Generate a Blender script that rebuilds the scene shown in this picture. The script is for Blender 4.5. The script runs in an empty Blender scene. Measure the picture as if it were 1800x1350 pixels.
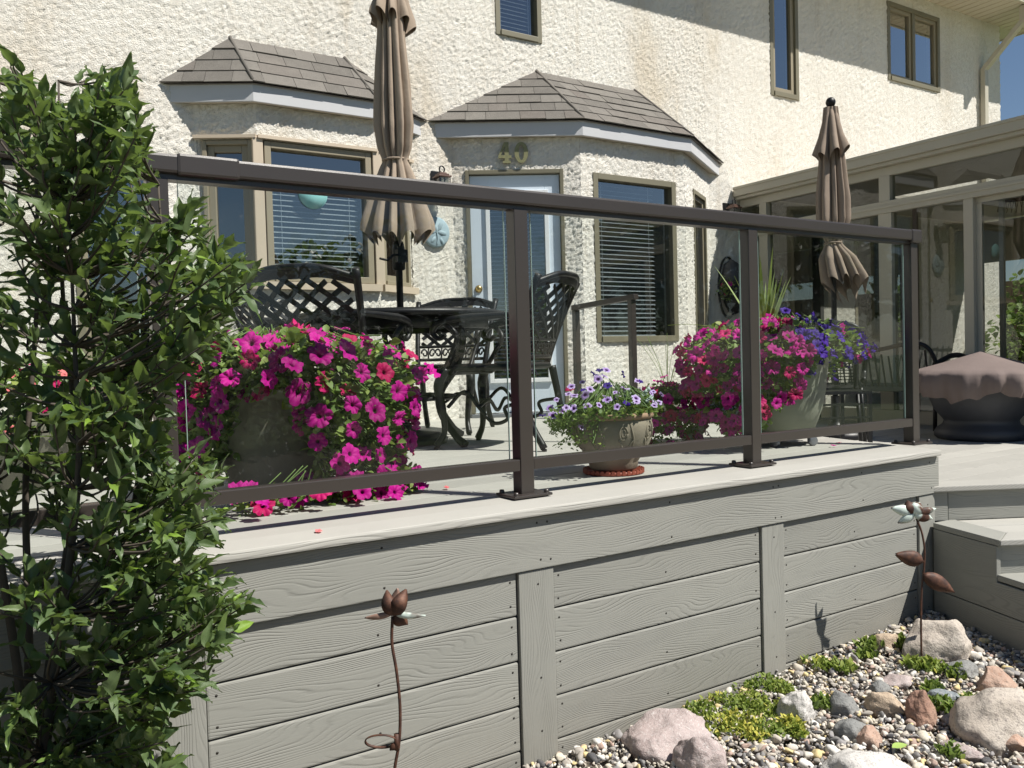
import bpy, bmesh, math, random
import numpy as np
from mathutils import Vector, Matrix, noise as mnoise

random.seed(7); RNG = np.random.default_rng(7)
R = math.radians
scene = bpy.context.scene
col = scene.collection

# ------------------------------------------------------------------ camera
YAW, PITCH, ROLL, FPX = R(32.33), R(-1.70), R(-1.59), 1460.0
CAM = np.array([0, 0, .46])
_f = np.array([math.sin(YAW)*math.cos(PITCH), math.cos(YAW)*math.cos(PITCH), math.sin(PITCH)])
_r0 = np.array([math.cos(YAW), -math.sin(YAW), 0.0]); _u0 = np.cross(_r0, _f)
_r = _r0*math.cos(ROLL) + _u0*math.sin(ROLL); _u = -_r0*math.sin(ROLL) + _u0*math.cos(ROLL)
cd = bpy.data.cameras.new('camera'); cam = bpy.data.objects.new('camera', cd); col.objects.link(cam)
cd.sensor_fit = 'HORIZONTAL'; cd.sensor_width = 36; cd.lens = FPX/1800*36
cd.clip_start = .05; cd.clip_end = 900
cam.matrix_world = Matrix(((_r[0], _u[0], -_f[0], CAM[0]), (_r[1], _u[1], -_f[1], CAM[1]), (_r[2], _u[2], -_f[2], CAM[2]), (0, 0, 0, 1)))
scene.camera = cam

# ------------------------------------------------------------------ sky, sun, exposure
SUNV = Vector((.65, -1.0, 1.71)).normalized()
w = bpy.data.worlds.new('World'); scene.world = w; w.use_nodes = True
nt = w.node_tree; sky = nt.nodes.new('ShaderNodeTexSky'); sky.sky_type = 'NISHITA'; sky.sun_disc = False
sky.sun_elevation = math.asin(SUNV.z); sky.sun_rotation = math.atan2(SUNV.x, SUNV.y)
sky.air_density = 1.0; sky.dust_density = .15; sky.ozone_density = 2.6
nt.links.new(sky.outputs[0], nt.nodes['Background'].inputs[0]); nt.nodes['Background'].inputs[1].default_value = .052
sl = bpy.data.lights.new('sun', 'SUN'); sl.energy = 5.0; sl.angle = R(.53); sl.color = (1, .955, .88)
so = bpy.data.objects.new('sun', sl); col.objects.link(so); so.location = (4, -8, 15)
so.rotation_euler = (-SUNV).to_track_quat('-Z', 'Y').to_euler()
scene.view_settings.view_transform = 'Standard'; scene.view_settings.look = 'None'
scene.view_settings.exposure = .58; scene.view_settings.gamma = 1; scene.view_settings.use_curve_mapping = False
scene.cycles.max_bounces = 8; scene.cycles.transparent_max_bounces = 24
scene.cycles.caustics_reflective = False; scene.cycles.caustics_refractive = False

# ------------------------------------------------------------------ small helpers
def ray(px, py): return _f + _r*(px-900)/FPX - _u*(py-675)/FPX
def atY(px, py, Y): d = ray(px, py); return Vector(CAM + d*(Y-CAM[1])/d[1])
def atZ(px, py, Z): d = ray(px, py); return Vector(CAM + d*(Z-CAM[2])/d[2])
def atD(px, py, D): return Vector(CAM + ray(px, py)*D)

def link(name, mesh, parent=None, loc=None, rot=None, mat=None):
    o = bpy.data.objects.new(name, mesh); col.objects.link(o)
    if mat is not None and mesh is not None and not mesh.materials: mesh.materials.append(mat)
    if loc is not None: o.location = loc
    if rot is not None: o.rotation_euler = rot
    if parent is not None: o.parent = parent
    return o
def tag(o, label=None, cat=None, group=None, kind=None):
    for k, v in (('label', label), ('category', cat), ('group', group), ('kind', kind)):
        if v: o[k] = v
    return o
def empty(name, loc=(0, 0, 0), rz=0, label=None, cat=None, group=None):
    o = link(name, None, loc=loc, rot=(0, 0, rz)); o.empty_display_size = .1
    return tag(o, label, cat, group)

def mk(name, V, F, smooth=False):
    me = bpy.data.meshes.new(name); me.from_pydata([tuple(v) for v in V], [], [tuple(f) for f in F]); me.update()
    if smooth: me.polygons.foreach_set('use_smooth', [True]*len(me.polygons))
    return me

class MB:
    """collects simple shapes into one mesh"""
    def __init__(s): s.V = []; s.F = []; s.S = []
    def add(s, V, F, smooth=False):
        n = len(s.V); s.V += [Vector(v) for v in V]; s.F += [tuple(i+n for i in f) for f in F]; s.S += [smooth]*len(F); return s
    def box(s, x0, x1, y0, y1, z0, z1, M=None):
        V = [Vector(p) for p in ((x0,y0,z0),(x1,y0,z0),(x1,y1,z0),(x0,y1,z0),(x0,y0,z1),(x1,y0,z1),(x1,y1,z1),(x0,y1,z1))]
        if M is not None: V = [M @ v for v in V]
        return s.add(V, [(0,3,2,1),(4,5,6,7),(0,1,5,4),(1,2,6,5),(2,3,7,6),(3,0,4,7)])
    def bar(s, a, b, wd, hd, up=Vector((0, 0, 1))):
        a, b = Vector(a), Vector(b); d = (b-a); L = d.length; d.normalize()
        x = d.cross(up).normalized(); y = x.cross(d)
        V = [p + x*sx*wd/2 + y*sy*hd/2 for p in (a, b) for sx, sy in ((-1,-1),(1,-1),(1,1),(-1,1))]
        return s.add(V, [(0,1,2,3),(7,6,5,4),(0,4,5,1),(1,5,6,2),(2,6,7,3),(3,7,4,0)])
    def lathe(s, prof, n=32, c=(0, 0, 0), smooth=True, wob=None):
        V = []; F = []
        for i, (r, z) in enumerate(prof):
            for k in range(n):
                a = 2*math.pi*k/n; rr = r*(wob(a, i) if wob else 1)
                V.append((c[0]+rr*math.cos(a), c[1]+rr*math.sin(a), c[2]+z))
        for i in range(len(prof)-1):
            for k in range(n):
                k2 = (k+1) % n; F.append((i*n+k, i*n+k2, (i+1)*n+k2, (i+1)*n+k))
        return s.add(V, F, smooth)
    def tube(s, pts, rad, n=8, flat=1.0, cap=True):
        pts = [Vector(p) for p in pts]; m = len(pts)
        if not hasattr(rad, '__len__'): rad = [rad]*m
        V = []; F = []; up = None
        for i, p in enumerate(pts):
            t = (pts[min(i+1, m-1)] - pts[max(i-1, 0)]).normalized()
            if up is None:
                up = Vector((0, 0, 1)) if abs(t.z) < .9 else Vector((1, 0, 0))
            x = t.cross(up)
            if x.length < 1e-5: x = t.orthogonal()
            x.normalize(); y = x.cross(t).normalized(); up = y
            for k in range(n):
                a = 2*math.pi*k/n; V.append(p + x*math.cos(a)*rad[i]*flat + y*math.sin(a)*rad[i])
        for i in range(m-1):
            for k in range(n):
                k2 = (k+1) % n; F.append((i*n+k, i*n+k2, (i+1)*n+k2, (i+1)*n+k))
        if cap: F.append(tuple(range(n))[::-1]); F.append(tuple((m-1)*n+k for k in range(n)))
        return s.add(V, F, True)
    def mesh(s, name):
        me = bpy.data.meshes.new(name); me.from_pydata(s.V, [], s.F); me.update()
        me.polygons.foreach_set('use_smooth', s.S); return me
    def obj(s, name, mat, parent=None, loc=None, rot=None, bevel=0):
        me = s.mesh(name)
        if bevel:
            bm = bmesh.new(); bm.from_mesh(me)
            ed = [e for e in bm.edges if e.is_manifold and e.calc_face_angle(0) > .6]
            bmesh.ops.bevel(bm, geom=ed, offset=bevel, segments=2, profile=.6, affect='EDGES', clamp_overlap=True)
            bm.to_mesh(me); bm.free()
        return link(name, me, parent, loc, rot, mat)

def spline(ctrl, n=8):
    P = [Vector(c) for c in ctrl]; P = [2*P[0]-P[1]] + P + [2*P[-1]-P[-2]]; out = []
    for i in range(1, len(P)-2):
        for k in range(n):
            t = k/n; a, b, c, d = P[i-1:i+3]
            out.append(.5*((2*b) + (c-a)*t + (2*a-5*b+4*c-d)*t*t + (-a+3*b-3*c+d)*t**3))
    out.append(P[-2]); return out
def lerp_list(vals, n): return [float(np.interp(i/(n-1), np.linspace(0, 1, len(vals)), vals)) for i in range(n)]

def bake(name, base_list, T, idx, colr=None, mat=None, parent=None, smooth=False, kind='stuff'):
    """join many transformed copies of a few base meshes: base_list of (V Nx3, F Mx3), T list of 4x4 arrays"""
    Vs = []; Fs = []; Cs = []; off = 0
    for k, (bv, bf) in enumerate(base_list):
        sel = np.where(idx == k)[0]
        if len(sel) == 0: continue
        M = T[sel]; V = np.einsum('nij,vj->nvi', M[:, :3, :3], bv) + M[:, None, :3, 3]
        F = bf[None] + (np.arange(len(sel))*len(bv))[:, None, None] + off
        Vs.append(V.reshape(-1, 3)); Fs.append(F.reshape(-1, 3)); off += len(sel)*len(bv)
        if colr is not None: Cs.append(np.repeat(colr[sel], len(bv), axis=0))
    V = np.concatenate(Vs).astype(np.float32); F = np.concatenate(Fs).astype(np.int32)
    me = bpy.data.meshes.new(name); me.vertices.add(len(V)); me.vertices.foreach_set('co', V.ravel())
    me.loops.add(F.size); me.loops.foreach_set('vertex_index', F.ravel()); me.polygons.add(len(F))
    me.polygons.foreach_set('loop_start', np.arange(0, F.size, 3, dtype=np.int32))
    me.polygons.foreach_set('loop_total', np.full(len(F), 3, dtype=np.int32))
    if smooth: me.polygons.foreach_set('use_smooth', np.ones(len(F), dtype=bool))
    me.update(calc_edges=True)
    if colr is not None:
        at = me.attributes.new('tone', 'FLOAT', 'POINT'); at.data.foreach_set('value', np.concatenate(Cs).astype(np.float32).ravel())
    o = link(name, me, parent, mat=mat)
    if kind: o['kind'] = kind
    return o
def tri(me):
    me.calc_loop_triangles()
    V = np.array([v.co[:] for v in me.vertices], dtype=float); F = np.array([t.vertices[:] for t in me.loop_triangles], dtype=int)
    return V, F
def frame(loc, zdir, spin=0.0, s=1.0):
    z = Vector(zdir).normalized(); q = z.to_track_quat('Z', 'Y'); M = Matrix.Translation(loc) @ q.to_matrix().to_4x4() @ Matrix.Rotation(spin, 4, 'Z')
    return M @ Matrix.Diagonal((s, s, s, 1)) if not hasattr(s, '__len__') else M @ Matrix.Diagonal((*s, 1))

# ------------------------------------------------------------------ materials
class NT:
    def __init__(s, name):
        s.m = bpy.data.materials.new(name); s.m.use_nodes = True; s.t = s.m.node_tree; s.N = s.t.nodes; s.L = s.t.links
        s.b = s.N['Principled BSDF']; s.out = s.N['Material Output']
    def n(s, typ, **kw):
        nd = s.N.new('ShaderNode'+typ)
        for k, v in kw.items():
            if k.startswith('i_'):
                key = k[2:]; key = int(key) if key.isdigit() else key.replace('_', ' ')
                s.set(nd.inputs[key], v)
            else: setattr(nd, k, v)
        return nd
    def set(s, sock, v):
        if isinstance(v, bpy.types.NodeSocket): s.L.new(v, sock)
        elif isinstance(v, bpy.types.Node): s.L.new(v.outputs[0], sock)
        else: sock.default_value = v
    def math(s, op, a, b=None, clamp=False):
        nd = s.N.new('ShaderNodeMath'); nd.operation = op; nd.use_clamp = clamp; s.set(nd.inputs[0], a)
        if b is not None: s.set(nd.inputs[1], b)
        return nd.outputs[0]
    def coord(s, which='Object'): return s.n('TexCoord').outputs[which]
    def geo(s): return s.n('NewGeometry').outputs['Position']
    def mapping(s, v, scale=(1, 1, 1), loc=(0, 0, 0), rot=(0, 0, 0)):
        nd = s.n('Mapping'); s.set(nd.inputs[0], v); s.set(nd.inputs['Location'], loc); nd.inputs['Rotation'].default_value = rot; nd.inputs['Scale'].default_value = scale; return nd.outputs[0]
    def noise(s, v, scale, detail=3, rough=.55, dist=0):
        nd = s.n('TexNoise'); s.set(nd.inputs['Vector'], v); nd.inputs['Scale'].default_value = scale; nd.inputs['Detail'].default_value = detail
        nd.inputs['Roughness'].default_value = rough; nd.inputs['Distortion'].default_value = dist; return nd.outputs[0]
    def voro(s, v, scale, feat='F1', rnd=1.0):
        nd = s.n('TexVoronoi', feature=feat); s.set(nd.inputs['Vector'], v); nd.inputs['Scale'].default_value = scale; nd.inputs['Randomness'].default_value = rnd; return nd
    def ramp(s, f, stops, interp='LINEAR'):
        nd = s.n('ValToRGB'); s.set(nd.inputs[0], f); cr = nd.color_ramp; cr.interpolation = interp
        while len(cr.elements) < len(stops): cr.elements.new(.5)
        for e, (p, c) in zip(cr.elements, stops): e.position = p; e.color = (*c, 1) if len(c) == 3 else c
        return nd.outputs[0]
    def mix(s, f, a, b, mode='MIX'):
        nd = s.n('Mix', data_type='RGBA', blend_type=mode); s.set(nd.inputs[0], f)
        s.set(nd.inputs[6], (*a, 1) if isinstance(a, tuple) and len(a) == 3 else a); s.set(nd.inputs[7], (*b, 1) if isinstance(b, tuple) and len(b) == 3 else b); return nd.outputs[2]
    def bump(s, h, strength=.5, dist=.002, normal=None):
        nd = s.n('Bump'); s.set(nd.inputs['Height'], h); nd.inputs['Strength'].default_value = strength; nd.inputs['Distance'].default_value = dist
        if normal is not None: s.set(nd.inputs['Normal'], normal)
        return nd.outputs[0]
    def fin(s, base=None, rough=None, metal=None, normal=None, spec=None):
        for k, v in (('Base Color', base), ('Roughness', rough), ('Metallic', metal), ('Normal', normal), ('Specular IOR Level', spec)):
            if v is not None: s.set(s.b.inputs[k], (*v, 1) if isinstance(v, tuple) and len(v) == 3 else v)
        return s.m

def simple(name, c, rough=.5, metal=0, var=.08, vs=6, bumpd=0, bs=60, spec=None):
    t = NT(name); v = t.coord('Object'); g = t.noise(v, vs, 4)
    f = t.math('MULTIPLY', t.math('SUBTRACT', g, .5), 2*var)
    base = t.mix(1.0, c, t.n('CombineColor', i_0=t.math('ADD', f, 1), i_1=t.math('ADD', f, 1), i_2=t.math('ADD', f, 1)), 'MULTIPLY')
    nr = t.bump(t.noise(v, bs, 3), .5, bumpd) if bumpd else None
    return t.fin(base, rough, metal, nr, spec)

def m_stucco():
    t = NT('stucco'); v = t.geo()
    n1 = t.noise(v, 42, 3, .6, .6); n2 = t.noise(v, 95, 3, .7); vo = t.voro(v, 56, 'F1').outputs[0]; big = t.noise(v, 2.2, 2)
    h = t.math('ADD', .42, t.math('MULTIPLY', t.math('ADD', .35, t.math('MULTIPLY', big, 1.3)), t.math('SUBTRACT', t.math('ADD', t.math('MULTIPLY', n1, 1.35), t.math('ADD', t.math('MULTIPLY', n2, .60), t.math('MULTIPLY', vo, -.70))), .42)))
    dn = t.n('Displacement'); t.set(dn.inputs['Height'], h); dn.inputs['Midlevel'].default_value = .42; dn.inputs['Scale'].default_value = .020; t.L.new(dn.outputs[0], t.out.inputs['Displacement']); t.m.displacement_method = 'DISPLACEMENT'
    st = t.noise(t.mapping(v, (1, 1, .45)), 1.3, 5, .6); f2 = t.noise(v, 30, 3)
    c = t.ramp(st, [(.28, (.64, .575, .47)), (.42, (.73, .70, .635)), (.55, (.77, .745, .68)), (.75, (.79, .775, .72))])
    c = t.mix(t.math('MULTIPLY', t.math('SUBTRACT', f2, .45, True), 1.0, True), c, (.58, .50, .38)); stk = t.noise(t.mapping(v, (7, 7, .35)), 1, 4, .7)
    c = t.mix(t.math('MULTIPLY', t.math('SUBTRACT', stk, .56, True), 2.2, True), c, (.50, .43, .33))
    return t.fin(c, .92, 0, t.bump(t.math('ADD', n2, t.math('MULTIPLY', t.noise(v, 150, 2), .6)), 1.0, .011), .2)

def m_board(name, c1, c2, dist=.0011, lines=120, warp=11, rough=.62, grooves=.35):
    t = NT(name); oi = t.n('ObjectInfo').outputs['Random']; cb = t.n('CombineXYZ', i_0=t.math('MULTIPLY', oi, 37.3), i_1=t.math('MULTIPLY', oi, 11.7), i_2=t.math('MULTIPLY', oi, 23.1))
    v = t.n('VectorMath', operation='ADD', i_0=t.coord('Object'), i_1=cb.outputs[0]).outputs[0]
    sp = t.n('SeparateXYZ', i_0=v)
    n1 = t.noise(t.mapping(v, (1.7, 1.0, 7.5)), 1.0, 1.5, .5); n3 = t.noise(t.mapping(v, (9, 3, 60)), 1.0, 3, .6)
    ph = t.math('ADD', t.math('MULTIPLY', t.math('ADD', sp.outputs[2], sp.outputs[1]), lines), t.math('ADD', t.math('MULTIPLY', n1, warp*1.6), t.math('MULTIPLY', n3, .55)))
    sn = t.math('SINE', t.math('MULTIPLY', ph, 6.2832)); g = t.math('POWER', t.math('ADD', t.math('MULTIPLY', sn, .5), .5), 4.0)
    br = t.math('MULTIPLY', g, t.math('MULTIPLY', t.math('SUBTRACT', t.noise(t.mapping(v, (5, 5, 24)), 1.0, 2), .30, True), 3.0, True))
    fine = t.noise(t.mapping(v, (12, 30, 260)), 1.0, 2)
    h = t.math('ADD', t.math('MULTIPLY', br, -1.0), t.math('MULTIPLY', fine, .35))
    c = t.mix(t.noise(t.mapping(v, (1.1, 1, 3)), 1.5, 4), c1, c2)
    vr = t.math('ADD', t.math('MULTIPLY', oi, .17), .91); wp = t.geo(); stn = t.math('MULTIPLY', t.math('SUBTRACT', t.noise(wp, 3.2, 6, .7), .50, True), 1.5, True); zz = t.n('SeparateXYZ', i_0=wp).outputs[2]
    spl = t.math('MULTIPLY', t.math('MULTIPLY', t.math('SUBTRACT', -.50, zz, True), 3.0, True), t.noise(wp, 38, 5, .8), True)
    c = t.mix(t.math('MULTIPLY', stn, .35), c, tuple(x*.62 for x in c1)); c = t.mix(t.math('MULTIPLY', spl, .55), c, (.20, .17, .13))
    c = t.mix(1.0, c, t.n('CombineColor', i_0=vr, i_1=vr, i_2=vr), 'MULTIPLY')
    c = t.mix(t.math('MULTIPLY', br, grooves), c, tuple(x*.42 for x in c1))
    return t.fin(c, rough, 0, t.bump(h, 1.0, dist), .3)

def m_glass(name, tint=(.86, .90, .88), refl=1.0, ior=1.5, dust=False):
    t = NT(name); t.N.remove(t.b); tr = t.n('BsdfTransparent', i_0=(*tint, 1)); gl = t.n('BsdfGlossy'); gl.inputs['Roughness'].default_value = .0; gl.inputs['Color'].default_value = (1, 1, 1, 1)
    bk = t.n('NewGeometry').outputs['Backfacing']; fr = t.n('Fresnel'); t.set(fr.inputs['IOR'], t.math('ADD', t.math('MULTIPLY', bk, 1/ior-ior), ior))
    mx = t.n('MixShader'); t.set(mx.inputs[0], t.math('MULTIPLY', fr.outputs[0], refl, True)); t.L.new(tr.outputs[0], mx.inputs[1]); t.L.new(gl.outputs[0], mx.inputs[2])
    if dust:
        v = t.geo(); df = t.n('BsdfDiffuse', i_0=(.6, .6, .58, 1)); sp = t.math('MULTIPLY', t.math('SUBTRACT', t.noise(v, 60, 4, .8), .62, True), .8, True); sm = t.math('MULTIPLY', t.math('SUBTRACT', t.noise(t.mapping(v, (3, 3, 1.2)), 1, 4, .6), .45, True), .02, True)
        m2 = t.n('MixShader'); t.set(m2.inputs[0], t.math('ADD', sp, sm, True)); t.L.new(mx.outputs[0], m2.inputs[1]); t.L.new(df.outputs[0], m2.inputs[2]); t.L.new(m2.outputs[0], t.out.inputs[0]); return t.m
    t.L.new(mx.outputs[0], t.out.inputs[0]); return t.m

def m_shingle():
    t = NT('shingle'); oi = t.n('ObjectInfo').outputs['Random']; v = t.coord('Object')
    c = t.ramp(oi, [(0, (.095, .088, .080)), (.35, (.135, .125, .112)), (.7, (.175, .163, .147)), (1, (.115, .098, .088))])
    g = t.noise(v, 420, 2, .8); g2 = t.noise(v, 14, 3)
    c = t.mix(t.math('MULTIPLY', t.math('SUBTRACT', g, .38, True), 2.2, True), c, (.33, .31, .28)); c = t.mix(t.math('MULTIPLY', g2, .5), c, (.07, .066, .06))
    return t.fin(c, .95, 0, t.bump(g, .8, .002), .15)

def m_leaf(name, c1, c2, young=(.22, .36, .04), backc=(.16, .22, .09), rough=.42, trans=.25, attr=None):
    t = NT(name)
    f = t.n('Attribute', attribute_name='tone').outputs['Fac'] if attr else t.n('ObjectInfo').outputs['Random']
    c = t.ramp(f, [(0, c1), (.80, c2), (.93, young), (1, young)] if young else [(0, c1), (1, c2)])
    v = t.coord('Object'); c = t.mix(t.math('MULTIPLY', t.noise(v, 60 if not attr else 45, 2), .35), c, tuple(x*.6 for x in c1))
    c = t.mix(t.math('MULTIPLY', t.n('NewGeometry').outputs['Backfacing'], .55), c, backc)
    t.fin(c, t.math('ADD', rough, t.math('MULTIPLY', t.noise(v, 20 if attr else 3, 2), .15)), 0, t.bump(t.noise(v, 160, 2), .35, .001), .5)
    tl = t.n('BsdfTranslucent'); t.set(tl.inputs[0], t.mix(.5, c, (.30, .46, .05))); mx = t.n('MixShader'); mx.inputs[0].default_value = trans
    t.L.new(t.b.outputs[0], mx.inputs[1]); t.L.new(tl.outputs[0], mx.inputs[2]); t.L.new(mx.outputs[0], t.out.inputs[0]); return t.m

def m_petal(name, ca, cb, throat, throat_r=.28, edge=None):
    """colour depends on the distance from the flower's own axis (petals built with radius 1)"""
    t = NT(name); v = t.coord('Object'); sp = t.n('SeparateXYZ', i_0=v)
    rr = t.math('SQRT', t.math('ADD', t.math('POWER', sp.outputs[0], 2.0), t.math('POWER', sp.outputs[1], 2.0)))
    oi = t.n('ObjectInfo').outputs['Random']; c = t.mix(oi, ca, cb)
    ang = t.math('ARCTAN2', sp.outputs[1], sp.outputs[0]); vein = t.math('ABSOLUTE', t.math('SINE', t.math('MULTIPLY', ang, 12.5)))
    c = t.mix(t.math('MULTIPLY', t.math('SUBTRACT', .35, vein, True), .8), c, tuple(x*.6 for x in ca))
    if edge: c = t.mix(t.math('MULTIPLY', t.math('SUBTRACT', rr, .55, True), 3.0, True), c, edge)
    c = t.mix(t.math('MULTIPLY', t.math('SUBTRACT', throat_r+.10, rr, True), 7.0, True), c, throat)
    t.fin(c, .6, 0, None, .25)
    tl = t.n('BsdfTranslucent'); t.set(tl.inputs[0], c); mx = t.n('MixShader'); mx.inputs[0].default_value = .22
    t.L.new(t.b.outputs[0], mx.inputs[1]); t.L.new(tl.outputs[0], mx.inputs[2]); t.L.new(mx.outputs[0], t.out.inputs[0]); return t.m

def m_rock(name, c1, c2, c3, sc=26):
    t = NT(name); v = t.coord('Object'); n1 = t.noise(v, 5, 5, .6); n2 = t.noise(v, sc*3, 3, .7); n3 = t.noise(v, sc*7, 2, .7)
    c = t.ramp(n1, [(.3, c1), (.65, c2)]); c = t.mix(t.math('MULTIPLY', t.math('SUBTRACT', n2, .52, True), 5.0, True), c, c3)
    c = t.mix(t.math('MULTIPLY', t.math('SUBTRACT', n3, .60, True), 5.0, True), c, (.07, .06, .06))
    return t.fin(c, .85, 0, t.bump(t.math('ADD', t.noise(v, 22, 6, .65), t.math('MULTIPLY', n3, .15)), .9, .012), .3)

def m_gravel():
    t = NT('pebbles'); f = t.n('Attribute', attribute_name='tone').outputs['Fac']
    c = t.ramp(f, [(0, (.07, .07, .075)), (.07, (.20, .195, .19)), (.18, (.36, .33, .29)), (.32, (.50, .45, .38)), (.46, (.27, .26, .26)), (.54, (.58, .54, .48)), (.66, (.40, .29, .24)), (.73, (.60, .55, .45)), (.84, (.68, .66, .62)), (.94, (.62, .50, .26)), (1, (.12, .12, .13))], 'CONSTANT')
    v = t.geo(); n = t.noise(v, 150, 3, .7); c = t.mix(t.math('MULTIPLY', t.math('SUBTRACT', n, .45, True), 1.6, True), c, (.22, .19, .16))
    return t.fin(c, .8, 0, t.bump(n, .5, .0015), .3)

def m_rust(name, pat=False):
    t = NT(name); v = t.coord('Object'); n = t.noise(v, 45, 5, .65); n2 = t.noise(v, 12, 3)
    c = t.ramp(n, [(.3, (.030, .016, .013)), (.5, (.075, .032, .020)), (.7, (.15, .065, .035))])
    if pat: c = t.mix(t.math('MULTIPLY', t.math('SUBTRACT', n2, .40, True), 12.0, True), c, (.62, .72, .66))
    return t.fin(c, .65, .1, t.bump(n, .4, .001))

def m_fabric(name, c):
    t = NT(name); v = t.coord('Object'); n = t.noise(v, 5, 4); wv = t.noise(t.mapping(v, (900, 900, 900)), 1, 1)
    return t.fin(t.mix(t.math('MULTIPLY', n, .8), c, tuple(x*.72 for x in c)), .9, 0, t.bump(t.math('ADD', t.noise(v, 18, 3), t.math('MULTIPLY', wv, .1)), .45, .006), .15)

M = {}
M['stucco'] = m_stucco()
M['board'] = m_board('grey_composite', (.245, .247, .225), (.305, .304, .275), .0007, 115, 15, .62, .22)
M['deck'] = m_board('pale_composite', (.355, .348, .318), (.43, .42, .385), .0007, 90, 7, .6, .22)
M['brown'] = simple('bronze_powder_coat', (.040, .033, .029), .32, 0, .12, 3, .0003, 400, .6)
M['glass'] = m_glass('rail_glass', (.92, .94, .93), .42, dust=True)
M['wglass'] = m_glass('window_glass', (.66, .72, .74), 5.5)
M['sglass'] = m_glass('sunroom_glass', (.50, .52, .50), 1.3)
M['tan'] = simple('window_trim_tan', (.27, .235, .165), .5, 0, .08)
M['tan2'] = simple('corner_trim_beige', (.50, .42, .32), .5, 0, .06)
M['olive'] = simple('window_frame_olive', (.17, .155, .105), .5, 0, .08)
M['door'] = simple('white_door_paint', (.62, .70, .78), .42, 0, .04)
M['white'] = simple('white_paint', (.78, .80, .81), .4, 0, .03)
M['blind'] = simple('white_blind', (.80, .80, .80), .5, 0, .02)
M['fascia'] = simple('pale_grey_fascia', (.50, .505, .515), .45, 0, .05)
M['beige'] = simple('beige_aluminium', (.46, .43, .345), .45, 0, .05)
M['soffit'] = simple('cream_soffit', (.52, .47, .38), .6, 0, .05)
M['shingle'] = m_shingle()
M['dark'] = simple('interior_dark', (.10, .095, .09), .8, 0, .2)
M['floor_in'] = simple('interior_floor', (.20, .15, .10), .7, 0, .2)
M['iron'] = simple('black_cast_metal', (.008, .008, .009), .42, 0, .25, 20, .0010, 180, .35)
M['fab1'] = m_fabric('taupe_canopy', (.36, .29, .225))
M['fab2'] = m_fabric('brown_canopy', (.30, .24, .19))
M['cover'] = m_fabric('plum_brown_cover', (.20, .16, .148))
M['pot'] = simple('dark_olive_pot', (.19, .185, .145), .7, 0, .25, 5, .002, 30)
M['greypot'] = simple('grey_green_pot', (.25, .25, .20), .65, 0, .2, 5, .0015, 30)
M['urn'] = simple('carved_clay', (.265, .22, .17), .85, 0, .3, 9, .003, 45)
M['urnrim'] = simple('terracotta_rim', (.36, .225, .15), .8, 0, .2, 9)
M['red'] = simple('red_plastic', (.26, .06, .035), .6, 0, .1)
M['charcoal'] = simple('charcoal_ceramic', (.045, .047, .055), .55, 0, .3, 6, .002, 40)
M['chrome'] = simple('grey_caster', (.22, .23, .25), .35, .5, .1)
M['soil'] = simple('soil', (.05, .038, .028), .95, 0, .3, 20, .01, 50)
M['lawn'] = simple('lawn', (.06, .10, .03), .95, 0, .4, 2, .03, 30)
M['pebble'] = m_gravel()
M['bark'] = simple('twig_bark', (.085, .07, .055), .85, 0, .35, 25, .002, 90)
M['gstem'] = simple('green_stem', (.11, .18, .04), .6, 0, .2)
M['rust'] = m_rust('rusted_metal'); M['patina'] = m_rust('patina_metal', True)
M['rust2'] = simple('pale_rust', (.30, .19, .15), .5, .1, .4, 60); M['brass'] = simple('brass', (.55, .40, .16), .3, .9, .05)
M['number'] = simple('aged_brass', (.22, .215, .11), .55, .2, .3, 40)
M['plaque'] = simple('blue_plaster', (.30, .40, .45), .75, 0, .15, 20, .002, 60)
M['stone'] = simple('pale_cast_stone', (.62, .60, .54), .85, 0, .25, 40, .003, 80)
M['gutter'] = M['beige']; M['gedge'] = simple('green_glass_edge', (.30, .42, .38), .25)
M['screw'] = simple('dark_screw', (.03, .027, .022), .6, .3, .1)
M['orange'] = simple('orange_cloth', (.60, .22, .02), .8)
M['wood'] = simple('weathered_wood', (.20, .14, .09), .8, 0, .3, 8)
M['leaf'] = m_leaf('shrub_leaf', (.060, .105, .042), (.130, .190, .068), rough=.36, trans=.28)
M['leaf_s'] = m_leaf('shrub_leaf_mass', (.060, .105, .042), (.130, .190, .068), rough=.36, trans=.28, attr=True)
M['pleaf'] = m_leaf('petunia_leaf', (.11, .20, .045), (.26, .36, .10), (.36, .42, .10), (.2, .28, .1), .5, .35, attr=True)
M['sedum'] = m_leaf('sedum_leaf', (.13, .20, .035), (.30, .34, .05), (.62, .56, .10), (.2, .28, .1), .6, .25, attr=True)
M['spike'] = m_leaf('spike_leaf', (.26, .33, .08), (.36, .42, .15), None, (.3, .38, .16), .45, .25)
M['silver'] = simple('dusty_miller', (.42, .50, .46), .8, 0, .2)
M['magenta'] = m_petal('magenta_petal', (.36, .002, .18), (.56, .006, .29), (.10, .0, .05), .16)
M['rose'] = m_petal('rose_petal', (.42, .004, .08), (.58, .010, .16), (.10, .0, .03), .16)
M['violet'] = m_petal('violet_petal', (.032, .004, .20), (.065, .008, .32), (.02, .0, .06), .2)
M['lilac'] = m_petal('lilac_petal', (.46, .26, .70), (.58, .40, .78), (.09, .01, .14), .34, (.70, .58, .86))
M['coral'] = m_petal('coral_petal', (.70, .12, .14), (.80, .25, .25), (.3, .02, .04), .15)
M['tree'] = m_leaf('far_leaf', (.03, .06, .02), (.07, .12, .03), None, attr=True)

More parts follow.
